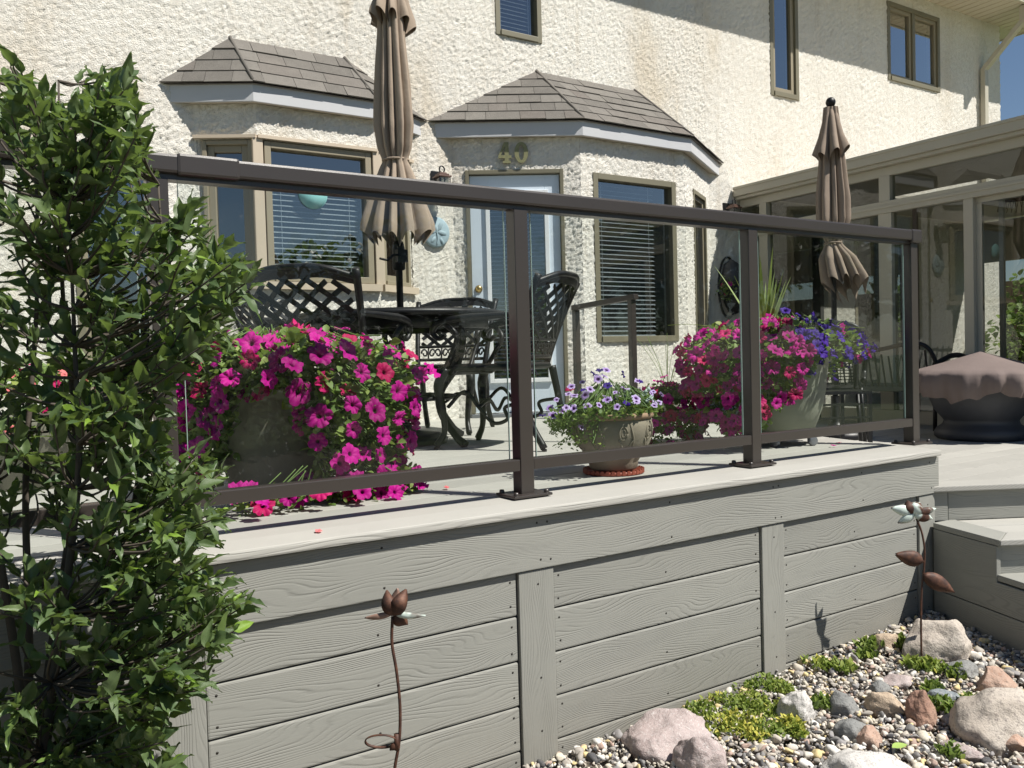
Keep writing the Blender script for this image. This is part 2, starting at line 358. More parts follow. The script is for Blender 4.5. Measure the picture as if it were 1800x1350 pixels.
# ------------------------------------------------------------------ ground
def gz(x, y):
    b = -.80 + .030*(x-1.3) + .015*max(0, x-2.6)
    return b - .03*max(0, 2.0-y)*max(0, 1-.3*max(0, y)) if y < 2.0 else b
bm = bmesh.new(); NX, NY = 90, 60; gv = []
xs = np.concatenate([np.linspace(-160, -4, 8), np.linspace(-3, 8, 90), np.linspace(9, 160, 8)]); ys = np.concatenate([np.linspace(-160, -4, 8), np.linspace(-3, 5, 60), np.linspace(6, 160, 8)])
V = []; F = []
for j, y in enumerate(ys):
    for i, x in enumerate(xs):
        xc, yc = min(max(x, -3), 5), min(max(y, -3), 2.2); V.append((x, y, gz(xc, yc) - .03 + .012*mnoise.noise(Vector((x*3, y*3, 0)))))
for j in range(len(ys)-1):
    for i in range(len(xs)-1): F.append((j*len(xs)+i, j*len(xs)+i+1, (j+1)*len(xs)+i+1, (j+1)*len(xs)+i))
def m_ground():
    t = NT('ground'); v = t.geo(); n = t.noise(v, 1.2, 4); c = t.ramp(t.noise(v, 40, 4, .7), [(.3, (.10, .085, .07)), (.7, (.22, .19, .16))])
    far = t.math('GREATER_THAN', t.n('VectorMath', operation='LENGTH', i_0=v).outputs['Value'], 9.0)
    c = t.mix(far, c, t.mix(n, (.07, .11, .03), (.11, .15, .05))); return t.fin(c, .95, 0, t.bump(t.noise(v, 60, 4), .6, .01))
link('ground', mk('ground', V, F, True), mat=m_ground())['kind'] = 'structure'

# ------------------------------------------------------------------ house
HY = 5.85
house = empty('house', (5.5, HY, 0), 0, 'two storey house in cream dash stucco with bay windows and shingled bay roofs', 'house')
def hobj(mb, name, mat, bevel=0, label=None):
    o = mb.obj(name, mat, bevel=bevel); o.parent = house; o.matrix_parent_inverse = Matrix.Translation((-5.5, -HY, 0)); 
    if label: o['label'] = label
    return o
def hplace(o, parent=None):      # keeps world coordinates while parenting to the house
    o.parent = house; o.matrix_parent_inverse = Matrix.Translation((-5.5, -HY, 0)); return o

class Grid:
    off = 0
    def __init__(s): s.gV = []; s.gF = []; s.off = 0; s.mb = MB()
    def add(s, *a): s.mb.add(*a)
    def obj(s, name, mat, bevel=0):
        V = np.concatenate(s.gV); F = np.concatenate(s.gF); key = np.round(V*2000).astype(np.int64); _, inv0, inv = np.unique(key, axis=0, return_index=True, return_inverse=True)
        V = V[inv0]; F = inv.ravel()[F]; k = len(V); mv = np.array([tuple(v) for v in s.mb.V]).reshape(-1, 3); V = np.concatenate([V, mv]) if len(mv) else V
        mf = np.array(s.mb.F, dtype=int).reshape(-1, 4)+k if len(mv) else np.zeros((0, 4), int); F = np.concatenate([F, mf]).astype(np.int32)
        me = bpy.data.meshes.new(name); me.vertices.add(len(V)); me.vertices.foreach_set('co', V.astype(np.float32).ravel()); me.loops.add(F.size); me.loops.foreach_set('vertex_index', F.ravel()); me.polygons.add(len(F))
        me.polygons.foreach_set('loop_start', np.arange(0, F.size, 4, dtype=np.int32)); me.polygons.foreach_set('loop_total', np.full(len(F), 4, dtype=np.int32)); me.polygons.foreach_set('use_smooth', np.arange(len(F)) < len(F)-len(mf)); me.update(calc_edges=True)
        return link(name, me, mat=mat)
def wall_faces(mb, P, d, L, z0, z1, holes, th=.16, close=True, res=.0105):
    """front faces of a wall along d with rectangular holes (u0,u1,z0,z1) and their reveals"""
    P = Vector((*P, 0)); d = Vector((d[0], d[1], 0)).normalized(); n = Vector((-d.y, d.x, 0))
    us = sorted({0, L, *([1.3, 8.3] if L > 10 else []), *[h[0] for h in holes], *[h[1] for h in holes]}); zs = sorted({z0, z1, *[h[2] for h in holes], *[h[3] for h in holes]})
    W = lambda u, z, t=0: P + d*u + n*t + Vector((0, 0, z))
    for a, b in zip(us[:-1], us[1:]):
        for c, e in zip(zs[:-1], zs[1:]):
            if any(h[0] <= a+1e-6 and b <= h[1]+1e-6 and h[2] <= c+1e-6 and e <= h[3]+1e-6 for h in holes): continue
            if not res: mb.add([W(a, c), W(b, c), W(b, e), W(a, e)], [(0, 1, 2, 3)])
            else:
                q = res(a) if callable(res) else res; nu = max(1, round((b-a)/q)); nz_ = max(1, round((e-c)/(q*1.05)))
                U_, Z_ = np.meshgrid(np.linspace(a, b, nu+1), np.linspace(c, e, nz_+1)); vv = np.array(P)[None]+U_.ravel()[:, None]*np.array(d)[None]; vv[:, 2] += Z_.ravel()
                ii = (np.arange(nz_)[:, None]*(nu+1)+np.arange(nu)[None]).ravel()+mb.off; mb.gV.append(vv); mb.gF.append(np.stack([ii, ii+1, ii+nu+2, ii+nu+1], 1)); mb.off += len(vv); continue
            mb.add([W(a, c, th), W(b, c, th), W(b, e, th), W(a, e, th)], [(3, 2, 1, 0)])
    for h in holes:
        a, b, c, e = h
        mb.add([W(a, c), W(a, c, th), W(b, c, th), W(b, c), W(a, e), W(a, e, th), W(b, e, th), W(b, e)], [(0, 3, 2, 1), (4, 5, 6, 7), (0, 1, 5, 4), (3, 7, 6, 2)])

def window(P, d, u0, u1, z0, z1, fr=.045, blinds=0, mull=(), mat=None, sash=None, inset=.05, label=None, slat_from=.0, tilt=.35, depth=.06, slat_span=(0, 1)):
    """window part with frame, pane and blind slats as sub-parts; local x along the wall, y into the house"""
    mat = mat or M['olive']; P = Vector((*P, 0)); dv = Vector((d[0], d[1], 0)).normalized(); n = Vector((-dv.y, dv.x, 0))
    T = Matrix(((dv.x, n.x, 0, P.x), (dv.y, n.y, 0, P.y), (0, 0, 1, 0), (0, 0, 0, 1)))
    mb = MB(); y0, y1 = -.012, .09
    mb.box(u0, u0+fr, y0, y1, z0, z1); mb.box(u1-fr, u1, y0, y1, z0, z1); mb.box(u0+fr, u1-fr, y0, y1, z1-fr, z1); mb.box(u0+fr, u1-fr, y0-.012, y1, z0, z0+fr)
    for m in mull: mb.box(m-fr*.5, m+fr*.5, y0+.004, y1, z0+fr, z1-fr)
    f = mb.obj('window', mat, bevel=.004); f.parent = house; f.matrix_parent_inverse = Matrix.Translation((-5.5, -HY, 0)); f.matrix_basis = T
    if label: f['label'] = label
    edges = [u0+fr] + sum([[m-fr*.5, m+fr*.5] for m in mull], []) + [u1-fr]
    for a, b in zip(edges[::2], edges[1::2]):
        if sash:
            s = MB(); q = sash; s.box(a, a+q, .012, .07, z0+fr, z1-fr); s.box(b-q, b, .012, .07, z0+fr, z1-fr); s.box(a+q, b-q, .012, .07, z0+fr, z0+fr+q); s.box(a+q, b-q, .012, .07, z1-fr-q, z1-fr)
            s.obj('sash', M['tan'], f, bevel=.003)
            a2, b2, c2, e2 = a+q, b-q, z0+fr+q, z1-fr-q
        else: a2, b2, c2, e2 = a, b, z0+fr, z1-fr
        g = MB(); g.add([(a2-.004, inset-.012, c2-.004), (b2+.004, inset-.012, c2-.004), (b2+.004, inset-.012, e2+.004), (a2-.004, inset-.012, e2+.004)], [(0, 1, 2, 3)]); g.obj('pane', M['wglass'], f)
        if blinds:
            k = int((e2-c2-slat_from*(e2-c2))/blinds); sm = MB(); wd = .045; ya = depth
            a3 = a2 + slat_span[0]*(b2-a2); b3 = a2 + slat_span[1]*(b2-a2)
            sm.add([(a3+.01, -wd/2, 0), (b3-.01, -wd/2, 0), (b3-.01, 0, .004), (a3+.01, 0, .004), (b3-.01, wd/2, 0), (a3+.01, wd/2, 0)], [(0, 1, 2, 3), (3, 2, 4, 5)])
            me = sm.mesh('blind_slat'); me.materials.append(M['blind'])
            for i in range(k): link('blind_slat', me, f, (0, ya+.03, c2+.01+i*blinds), (tilt+random.uniform(-.02, .02), 0, 0))
            cm = MB()
            for u in (a3+.12*(b3-a3), a3+.88*(b3-a3)): cm.box(u-.0015, u+.0015, ya, ya+.003, c2, c2+k*blinds)
            cm.obj('blind_cord', M['blind'], f)
    return f

# bay outlines
B = [(3.195, HY), (4.08, 5.34), (5.216, 5.34), (6.04, HY)]
Q = [(1.24, HY), (1.60, 5.65), (2.46, 5.65), (2.83, HY)]
def seg(a, b): L = math.hypot(b[0]-a[0], b[1]-a[1]); return ((b[0]-a[0])/L, (b[1]-a[1])/L), L
dB = [seg(B[i], B[i+1]) for i in range(3)]; dQ = [seg(Q[i], Q[i+1]) for i in range(3)]
wl = Grid()
main_holes = [(2.0+.5, 2.0+1.05, .25, 1.85), (2.0+3.25, 2.0+6.0, 0.0, 2.15), (2.0+1.30, 2.0+2.77, .60, 2.10),
              (2.0+3.637, 2.0+4.094, 3.126, 4.75-.15), (2.0+6.957, 2.0+7.403, 3.115, 4.60), (2.0+8.98, 2.0+10.045, 3.585, 4.495), (2.0+8.3, 2.0+9.35, .55, 1.75), (2.0+6.85, 2.0+7.75, -.16, 1.85)]
wall_faces(wl, (-2.0, HY), (1, 0), 13.445, -.17, 4.66, main_holes, res=lambda a: .05 if a < 1.2 else (.0115 if a < 8.0 else .018))
hobj(wl, 'wall', M['stucco'])
sb = MB(); sb.add([(11.445, HY, -.9), (11.445, 14, -.9), (11.445, 14, 4.66), (11.445, HY, 4.66)], [(0, 1, 2, 3)]); hobj(sb, 'wall', M['stucco'])
sb = MB(); sb.add([(-2, HY, -.9), (11.445, HY, -.9), (11.445, HY, -.17), (-2, HY, -.17)], [(0, 1, 2, 3)]); hobj(sb, 'foundation_wall', M['soffit'])
w2 = Grid(); wall_faces(w2, B[0], dB[0][0], dB[0][1], 0, 2.22, [(.10, .885, .03, 1.97)]); wall_faces(w2, B[1], dB[1][0], dB[1][1], 0, 2.22, [(.123, 1.026, .578, 1.953)])
wall_faces(w2, B[2], dB[2][0], dB[2][1], 0, 2.22, [(.30, .80, .55, 1.96)]); hobj(w2, 'bay_wall', M['stucco'])
w3 = Grid(); wall_faces(w3, Q[0], dQ[0][0], dQ[0][1], 0, 2.22, [(.015, dQ[0][1]-.002, 1.03, 1.985)]); wall_faces(w3, Q[1], dQ[1][0], dQ[1][1], 0, 2.22, [(.002, dQ[1][1]-.002, 1.03, 1.985)])
wall_faces(w3, Q[2], dQ[2][0], dQ[2][1], 0, 2.22, [(.002, dQ[2][1]-.015, 1.03, 1.985)]); hobj(w3, 'bay_wall', M['stucco'])
# rooms behind the wall
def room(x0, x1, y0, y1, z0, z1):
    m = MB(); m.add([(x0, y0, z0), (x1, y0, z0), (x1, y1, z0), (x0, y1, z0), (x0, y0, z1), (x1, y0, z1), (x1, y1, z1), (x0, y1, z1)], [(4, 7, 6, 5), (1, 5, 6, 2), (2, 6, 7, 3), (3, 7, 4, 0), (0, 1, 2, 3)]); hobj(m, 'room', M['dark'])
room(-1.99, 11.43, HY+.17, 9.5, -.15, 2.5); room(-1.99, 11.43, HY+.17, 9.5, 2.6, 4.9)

# windows
window(B[1], dB[1][0], .123, 1.026, .578, 1.953, .05, .0375, label='tall front bay window with half open white blinds', slat_span=(0, .84))
window(B[2], dB[2][0], .30, .80, .55, 1.96, .04, sash=.035, label='narrow side bay window right of the tall one')
for (P, (d, L), bl) in ((Q[0], dQ[0], 0), (Q[1], dQ[1], .037), (Q[2], dQ[2], 0)):
    if bl: window(P, d, .045, L-.045, 1.035, 1.98, .045, bl, mat=M['tan'], label='wide window of the left bay with white blinds and a blue glass disc', slat_span=(0, .96), slat_from=.20)
    else: window(P, d, .05 if P is Q[0] else .03, L-(.03 if P is Q[0] else .05), 1.035, 1.98, .03, mat=M['tan'], sash=.045)
for q in (Q[1], Q[2]):
    m = MB(); m.box(q[0]-.035, q[0]+.035, q[1]-.022, q[1]+.06, 1.0, 2.0); hobj(m, 'corner_trim', M['tan2'], .006)
for i in range(3):
    m = MB(); (d, L) = dQ[i]; P = Vector((*Q[i], 0)); dv = Vector((*d, 0)); n = Vector((dv.y, -dv.x, 0)); m.bar(P+n*.012+Vector((0, 0, 1.006)), P+dv*L+n*.012+Vector((0, 0, 1.006)), .07, .05); hobj(m, 'sill_trim', M['tan2']); m = MB(); m.bar(P+n*.012+Vector((0, 0, 2.0)), P+dv*L+n*.012+Vector((0, 0, 2.0)), .05, .022); hobj(m, 'head_trim', M['tan2'])
W0 = (-2.0, HY)
window(W0, (1, 0), 5.637, 6.094, 3.126, 4.60, .045, .035, label='upper window above the right bay, cut by the top edge')
window(W0, (1, 0), 8.957, 9.403, 3.115, 4.60, .05, sash=.05, label='tall narrow upper window')
window(W0, (1, 0), 10.98, 12.045, 3.585, 4.495, .05, mull=(11.50,), sash=.04, label='upper two pane window near the downspout')
window(W0, (1, 0), 2.5, 3.05, .25, 1.85, .045, sash=.03, label='narrow window half hidden by the shrub')
window(W0, (1, 0), 10.3, 11.35, .55, 1.75, .05, mull=(10.8,), label='window inside the sunroom', mat=M['tan'])
window(W0, (1, 0), 8.85, 9.75, -.15, 1.85, .06, label='dark patio door inside the sunroom', mat=M['dark'])

# blue glass disc on the bay window, papers behind the glass
P = atY(552, 340, 5.66); m = MB(); m.lathe([(0.0001, 0), (.105, 0), (.105, .006), (.0001, .006)], 28); o = m.obj('glass_disc', simple('aqua_glass', (.30, .62, .62), .2), rot=(R(90), 0, 0), loc=(P.x, 5.684, P.z)); hplace(o)

# the bay door in its facet
def facet(P, d):
    dv = Vector((d[0], d[1], 0)).normalized(); n = Vector((-dv.y, dv.x, 0)); return Matrix(((dv.x, n.x, 0, P[0]), (dv.y, n.y, 0, P[1]), (0, 0, 1, 0), (0, 0, 0, 1)))
TF = facet(B[0], dB[0][0])
def fobj(mb, name, mat, bevel=0, label=None, T=TF, parent=None):
    if parent is not None: o = mb.obj(name, mat, parent, bevel=bevel); return o
    o = mb.obj(name, mat, bevel=bevel); hplace(o); o.matrix_basis = T
    if label: o['label'] = label
    return o
m = MB(); a, b = .10, .885; m.box(a, a+.03, -.018, .10, .03, 1.97); m.box(b-.03, b, -.018, .10, .03, 1.97); m.box(a+.03, b-.03, -.018, .10, 1.935, 1.97); fobj(m, 'door_frame', M['olive'], .004)
m = MB(); m.box(a+.0, b, -.07, .10, -.0, .028); fobj(m, 'door_sill', M['chrome'], .004)
door = MB(); a, b = .133, .852; la, lb, lz0, lz1 = a+.15, b-.12, .30, 1.78
door.box(a, la, .015, .055, .032, 1.93); door.box(lb, b, .015, .055, .032, 1.93); door.box(la, lb, .015, .055, .032, lz0); door.box(la, lb, .015, .055, lz1, 1.93)
dr = fobj(door, 'door', M['door'], .003, 'pale blue white door with a full blind filled pane')
m = MB(); q = .028; m.box(la-q, la+.006, -.004, .014, lz0-q, lz1+q); m.box(lb-.006, lb+q, -.004, .014, lz0-q, lz1+q); m.box(la+.006, lb-.006, -.004, .014, lz0-q, lz0+.006); m.box(la+.006, lb-.006, -.004, .014, lz1-.006, lz1+q); m.obj('pane_trim', M['white'], dr, bevel=.003)
m = MB(); m.add([(la, .03, lz0), (lb, .03, lz0), (lb, .03, lz1), (la, .03, lz1)], [(0, 1, 2, 3)]); m.obj('pane', M['wglass'], dr)
sm = MB(); sm.add([(la+.012, -.012, 0), (lb-.012, -.012, 0), (lb-.012, .012, 0), (la+.012, .012, 0)], [(0, 1, 2, 3)]); me = sm.mesh('blind_slat'); me.materials.append(M['blind'])
for i in range(int((lz1-lz0)/.0325)): link('blind_slat', me, dr, (0, .062, lz0+.012+i*.0325), (.45, 0, 0))
m = MB(); m.lathe([(.0001, .06), (.016, .058), (.027, .045), (.026, .032), (.012, .022), (.012, .008), (.03, .006), (.03, 0)], 20); k = m.obj('door_knob', M['brass'], dr, loc=(a+.052, .014, 1.03), rot=(R(90), 0, 0))

# house number 40, slab numerals
def prism(poly, holes=(), th=.012):
    bm = bmesh.new(); loops = [poly, *holes]; es = []
    for lp in loops:
        vs = [bm.verts.new((x, 0, z)) for x, z in lp]; es += [bm.edges.new((vs[i], vs[(i+1) % len(vs)])) for i in range(len(vs))]
    bmesh.ops.triangle_fill(bm, use_beauty=True, edges=es); r = bmesh.ops.extrude_face_region(bm, geom=bm.faces[:]); bmesh.ops.translate(bm, verts=[v for v in r['geom'] if isinstance(v, bmesh.types.BMVert)], vec=(0, -th, 0))
    bmesh.ops.recalc_face_normals(bm, faces=bm.faces[:]); me = bpy.data.meshes.new('numeral'); bm.to_mesh(me); bm.free(); return me
H = .165
four = [(0, .28), (.0, .34), (.38, 1), (.66, 1), (.66, .38), (.82, .38), (.82, .24), (.66, .24), (.66, .12), (.78, .10), (.78, 0), (.28, 0), (.28, .10), (.40, .12), (.40, .24), (.06, .24)]
fh = [(.40, .38), (.18, .38), (.40, .78)]
zero = [(.36+.36*math.cos(t)*(1 if True else 1), .5+.5*math.sin(t)) for t in np.linspace(0, 2*math.pi, 28, endpoint=False)]; zh = [(.36+.13*math.cos(t), .5+.36*math.sin(t)) for t in np.linspace(0, 2*math.pi, 20, endpoint=False)]
for poly, hole, u in ((four, fh, .368), (zero, zh, .498)):
    me = prism([(x*H*(.78 if u < .4 else .92), z*H) for x, z in poly], [[(x*H*(.78 if u < .4 else .92), z*H) for x, z in hole]]); o = link('house_number', me, mat=M['number']); hplace(o); o.matrix_basis = TF @ Matrix.Translation((u, -.026, 2.015))

# bay roofs: fascia, soffit and single shingles
FB = [(3.045, HY), (4.06, 5.265), (5.236, 5.265), (6.19, HY)]; FQ = [(1.09, HY), (1.567, 5.575), (2.44, 5.575), (2.93, HY)]
def bay_roof(Fp, A, rows, lab):
    z0, z1 = 2.215, 2.335
    m = MB()
    def off(Fp, k):     # offset outward by k
        out = []
        for i in range(4):
            ds = []
            if i > 0: ds.append(seg(Fp[i-1], Fp[i])[0])
            if i < 3: ds.append(seg(Fp[i], Fp[i+1])[0])
            n = [Vector((d[1], -d[0])) for d in ds]; b = (n[0]+n[-1]).normalized(); c = b.dot(n[0])
            if i in (0, 3): out.append((Fp[i][0] + (-1 if i == 0 else 1)*k/abs(n[0].x)*1.0, HY-.004))
            else: out.append((Fp[i][0]+b.x*k/c, Fp[i][1]+b.y*k/c))
        return out
    fo = Fp; fi = off(Fp, -.02)
    for i in range(3):
        a, b, c, d = fo[i], fo[i+1], fi[i+1], fi[i]
        m.add([(*a, z0), (*b, z0), (*c, z0), (*d, z0), (*a, z1), (*b, z1), (*c, z1), (*d, z1)], [(0, 3, 2, 1), (4, 5, 6, 7), (0, 1, 5, 4), (2, 3, 7, 6)])
    hobj(m, 'bay_fascia', M['fascia'], .002)
    m = MB(); m.add([(*p, z0+.008) for p in fi], [(3, 2, 1, 0)]); hobj(m, 'bay_soffit', M['soffit'])
    E = off(Fp, .022); ez = z1+.004
    facets = [((Vector((*E[0], ez)), Vector((*E[1], ez)), Vector(A[0]))), (Vector((*E[1], ez)), Vector((*E[2], ez)), Vector(A[1]), Vector(A[0])), (Vector((*E[2], ez)), Vector((*E[3], ez)), Vector(A[1]))]
    m = MB()
    for f in facets: m.add([v+Vector((0, 0, -.004)) for v in f], [tuple(range(len(f)))])
    m.add([(*E[0], ez-.012), (*E[1], ez-.012), (*E[2], ez-.012), (*E[3], ez-.012)], [(3, 2, 1, 0)])
    roof = hobj(m, 'bay_roof', M['shingle'], label=lab)
    cnt = 0
    for f in facets:
        ex = (f[1]-f[0]).normalized(); n = ex.cross(f[2]-f[0]).normalized()
        if n.z < 0: n = -n
        ey = n.cross(ex); P2 = [((v-f[0]).dot(ex), (v-f[0]).dot(ey)) for v in f]; Lh = max(p[1] for p in P2); ex0, ex1 = min(p[0] for p in P2), max(p[0] for p in P2); h = Lh/rows
        def clip(poly, A_, B_):
            out = []; inside = lambda p: (B_[0]-A_[0])*(p[1]-A_[1])-(B_[1]-A_[1])*(p[0]-A_[0]) >= -1e-9
            for i in range(len(poly)):
                p, q = poly[i], poly[(i+1) % len(poly)]; ip, iq = inside(p), inside(q)
                if ip: out.append(p)
                if ip != iq:
                    d1 = (B_[0]-A_[0])*(p[1]-A_[1])-(B_[1]-A_[1])*(p[0]-A_[0]); d2 = (B_[0]-A_[0])*(q[1]-A_[1])-(B_[1]-A_[1])*(q[0]-A_[0]); t = d1/(d1-d2); out.append((p[0]+(q[0]-p[0])*t, p[1]+(q[1]-p[1])*t))
            return out
        for r_ in range(rows):
            x = ex0-random.uniform(0, .2)
            while x < ex1:
                wd = random.uniform(.13, .30); thick = random.choice((.007, .011, .007)); y0 = r_*h-.006; y1 = (r_+1)*h+.012
                poly = [(x+.0015, y0-random.uniform(0, .005)), (x+wd-.0015, y0-random.uniform(0, .005)), (x+wd-.0015, y1), (x+.0015, y1)]
                for i in range(len(P2)): 
                    poly = clip(poly, P2[i], P2[(i+1) % len(P2)]) if i != 0 else poly
                    if not poly: break
                if poly and len(poly) > 2:
                    ar = abs(sum(poly[i][0]*poly[(i+1) % len(poly)][1]-poly[(i+1) % len(poly)][0]*poly[i][1] for i in range(len(poly))))/2
                    if ar > .0004:
                        k = len(poly); lift = lambda p: .0025 + thick*max(0, 1-(p[1]-y0)/(y1-y0))
                        W = lambda p, t: f[0]+ex*p[0]+ey*p[1]+n*t
                        mm = MB(); mm.add([W(p, lift(p)) for p in poly]+[W(p, lift(p)-thick*.8-.001) for p in poly], [tuple(range(k)), tuple(range(2*k-1, k-1, -1))]+[(i, i+k, (i+1) % k+k, (i+1) % k) for i in range(k)])
                        o = mm.obj('shingle', M['shingle'], roof); cnt += 1
                x += wd
    # hip caps
    for ia, ib in ((0, 3), (1, 2)): m = MB(); m.tube([facets[1][ia]+Vector((0, 0, .008)), facets[1][ib]+Vector((0, 0, .01))], .012, 6); m.obj('hip_cap', M['shingle'], roof)
bay_roof(FB, [(4.03, HY-.003, 2.884), (5.115, HY-.003, 2.884)], 6, 'grey brown shingled hip roof over the door bay')
bay_roof(FQ, [(1.50, HY-.003, 2.705), (2.32, HY-.003, 2.705)], 4, 'grey brown shingled hip roof over the left bay')

# main eave: soffit boards, fascia, gutter, roof above
m = MB(); m.box(-2.4, 11.95, HY-.56, HY, 4.655, 4.67); hobj(m, 'soffit', M['soffit'])
sm = MB(); sm.box(0, .006, 0, .56, 0, .004); me = sm.mesh('soffit_rib'); me.materials.append(M['tan2'])
for i in range(44): o = link('soffit_rib', me); hplace(o); o.matrix_basis = Matrix.Translation((6.2+i*.13, HY-.56, 4.650))
m = MB(); m.box(-2.4, 11.98, HY-.59, HY-.56, 4.64, 4.80); m.box(11.945, 11.97, HY-.56, 12, 4.64, 4.80); hobj(m, 'eave_fascia', M['beige'])
m = MB(); m.box(11.445, 11.945, HY, 12, 4.656, 4.67); hobj(m, 'soffit', M['soffit'])
m = MB(); m.add([(-2.5, HY-.66, 4.78), (12.05, HY-.66, 4.78), (12.05, 9, 6.6), (-2.5, 9, 6.6), (12.05, 13, 4.78), (-2.5, 13, 4.78)], [(0, 1, 2, 3), (3, 2, 4, 5)]); hobj(m, 'roof', M['shingle'])
# downspout: elbow from the eave then straight down
m = MB(); bx = 10.955
m.box(bx-.04, bx+.04, HY-.09, HY-.03, 1.9, 4.02); m.bar((bx, HY-.06, 4.0), (bx+.02, HY-.53, 4.46), .08, .06); m.box(bx-.02, bx+.06, HY-.57, HY-.50, 4.43, 4.64)
hobj(m, 'downspout', M['beige'], .006, 'pale square downspout with an elbow under the eave')

# ------------------------------------------------------------------ sunroom
SX = 6.45; sun_r = empty('sunroom', (SX, 4, -.165), 0, 'beige aluminium sunroom with large panes beside the house', 'sunroom')
def sobj(mb, name, mat, bevel=0, label=None):
    o = mb.obj(name, mat, sun_r, bevel=bevel); o.matrix_parent_inverse = Matrix.Translation((-SX, -4, .165))
    if label: o['label'] = label
    return o
Y0 = 1.2; XF = 10.6
m = MB(); m.box(SX-.09, SX+.02, Y0-.1, HY-.02, 2.015, 2.10); m.box(SX-.065, SX+.02, Y0-.1, HY-.02, 1.985, 2.015); m.box(SX-.10, SX-.08, Y0-.1, HY-.02, 2.085, 2.11); sobj(m, 'gutter', M['beige'], .005)
m = MB(); m.box(SX-.005, SX+.07, Y0, HY-.02, 1.91, 1.985); sobj(m, 'header_beam', M['beige'], .004)
m = MB(); m.box(SX-.02, SX+.07, Y0, HY-.02, 1.60, 1.70); m.box(SX-.028, SX-.018, Y0, HY-.02, 1.64, 1.665); sobj(m, 'transom_beam', M['beige'], .004)
m = MB(); m.box(SX-.03, SX+.07, Y0, HY-.02, -.165, -.055); sobj(m, 'sill_beam', M['beige'], .004)
for y0, y1 in ((5.48, 5.585), (4.18, 4.30), (3.50, 3.575), (2.35, 2.45), (1.2, 1.3)):
    m = MB(); m.box(SX-.012, SX+.068, y0, y1, -.055, 1.60); 
    if y0 != 3.50: m.box(SX-.012, SX+.068, y0+.01, y1-.01, 1.70, 1.91)
    sobj(m, 'post', M['beige'], .004)
for y0, y1 in ((2.45, 3.50),):   # slider frames set back
    m = MB(); m.box(SX+.03, SX+.06, y0, y1, 1.555, 1.60); m.box(SX+.03, SX+.06, 3.455, 3.50, -.055, 1.555); m.box(SX+.035, SX+.065, 3.30, 3.335, -.055, 1.555); sobj(m, 'slider_frame', M['beige'], .003)
m = MB(); m.box(SX+.03, SX+.055, 3.98, 4.02, -.055, 1.60); sobj(m, 'slider_frame', simple('brown_mullion', (.16, .12, .10), .5), .003)
for y0, y1, za, zb in ((5.585, HY-.02, -.055, 1.98), (4.30, 5.48, -.055, 1.60), (3.575, 4.18, -.055, 1.60), (2.45, 3.455, -.055, 1.56), (1.3, 2.35, -.055, 1.6), (4.28, 5.48, 1.70, 1.91), (2.45, 4.19, 1.70, 1.91), (1.3, 2.36, 1.70, 1.91)):
    m = MB(); m.add([(SX+.03, y0, za), (SX+.03, y1, za), (SX+.03, y1, zb), (SX+.03, y0, zb)], [(0, 3, 2, 1)]); sobj(m, 'pane', M['sglass'])
m = MB(); m.box(SX+.02, 8.0, Y0-.1, HY-.02, 2.03, 2.07); m.box(8.9, XF+.2, Y0-.1, HY-.02, 2.03, 2.07); m.box(8.0, 8.9, Y0-.1, 4.2, 2.03, 2.07); m.box(8.0, 8.9, 5.2, HY-.02, 2.03, 2.07); sobj(m, 'roof_panel', M['soffit'])
m = MB(); m.box(XF, XF+.06, Y0, HY, 1.5, 2.0); m.box(XF, XF+.06, Y0, HY, -.16, .25)
for y in (Y0, 2.4, 3.6, 4.8): m.box(XF, XF+.06, y, y+.07, -.16, 2.0)
sobj(m, 'far_frame', M['beige'])
m = MB(); m.box(SX, XF, Y0-.03, Y0+.03, -.16, .3); m.box(SX, XF, Y0-.03, Y0+.03, 1.6, 2.0)
for x in np.linspace(SX+.1, XF, 5): m.box(x-.04, x+.04, Y0-.03, Y0+.03, -.16, 2.0)
sobj(m, 'front_frame', M['beige']); m = MB(); m.add([(SX, Y0, .3), (XF, Y0, .3), (XF, Y0, 1.6), (SX, Y0, 1.6)], [(0, 1, 2, 3)]); sobj(m, 'pane', M['sglass'])
# pendant shade in the sunroom
m = MB(); m.lathe([(.16, 0), (.165, .012), (.05, .03), (.012, .05)], 24); m.tube([(0, 0, .03), (0, 0, .20)], .008, 6); c = atD(1790, 300, 7.6)
for k in range(26): a = k/26*2*math.pi; m.tube([(.15*math.cos(a), .15*math.sin(a), 0), (.17*math.cos(a+.1), .17*math.sin(a+.1), -.10)], .003, 4)
tag(m.obj('pendant_lamp', M['wood'], loc=(c.x, c.y, 1.80)), 'brown pendant lamp with hanging fringe inside the sunroom', 'lamp')

# wicker chair and clutter inside the sunroom
t_ = empty('wicker_chair', (7.35, 3.15, -.165), R(200), 'dark wicker armchair behind the sunroom glass beside the narrow post', 'chair')
m = MB(); m.box(-.28, .28, -.26, .26, .18, .36); m.obj('seat', M['wood'], t_, bevel=.03)
m = MB(); m.tube(spline([(-.30, .26, .15), (-.32, .3, .5), (-.22, .33, .86), (0, .35, .93), (.22, .33, .86), (.32, .3, .5), (.30, .26, .15)], 8), .03, 8)
for k in range(9): x = -.24+k*.06; m.bar((x, .29, .3), (x*.9, .33, .86), .03, .01)
m.obj('backrest', M['charcoal'], t_)
for s_ in (-1, 1): m = MB(); m.tube(spline([(s_*.31, .28, .6), (s_*.34, 0, .62), (s_*.32, -.26, .56), (s_*.28, -.26, .02)], 6), .024, 8); m.obj('arm', M['charcoal'], t_)
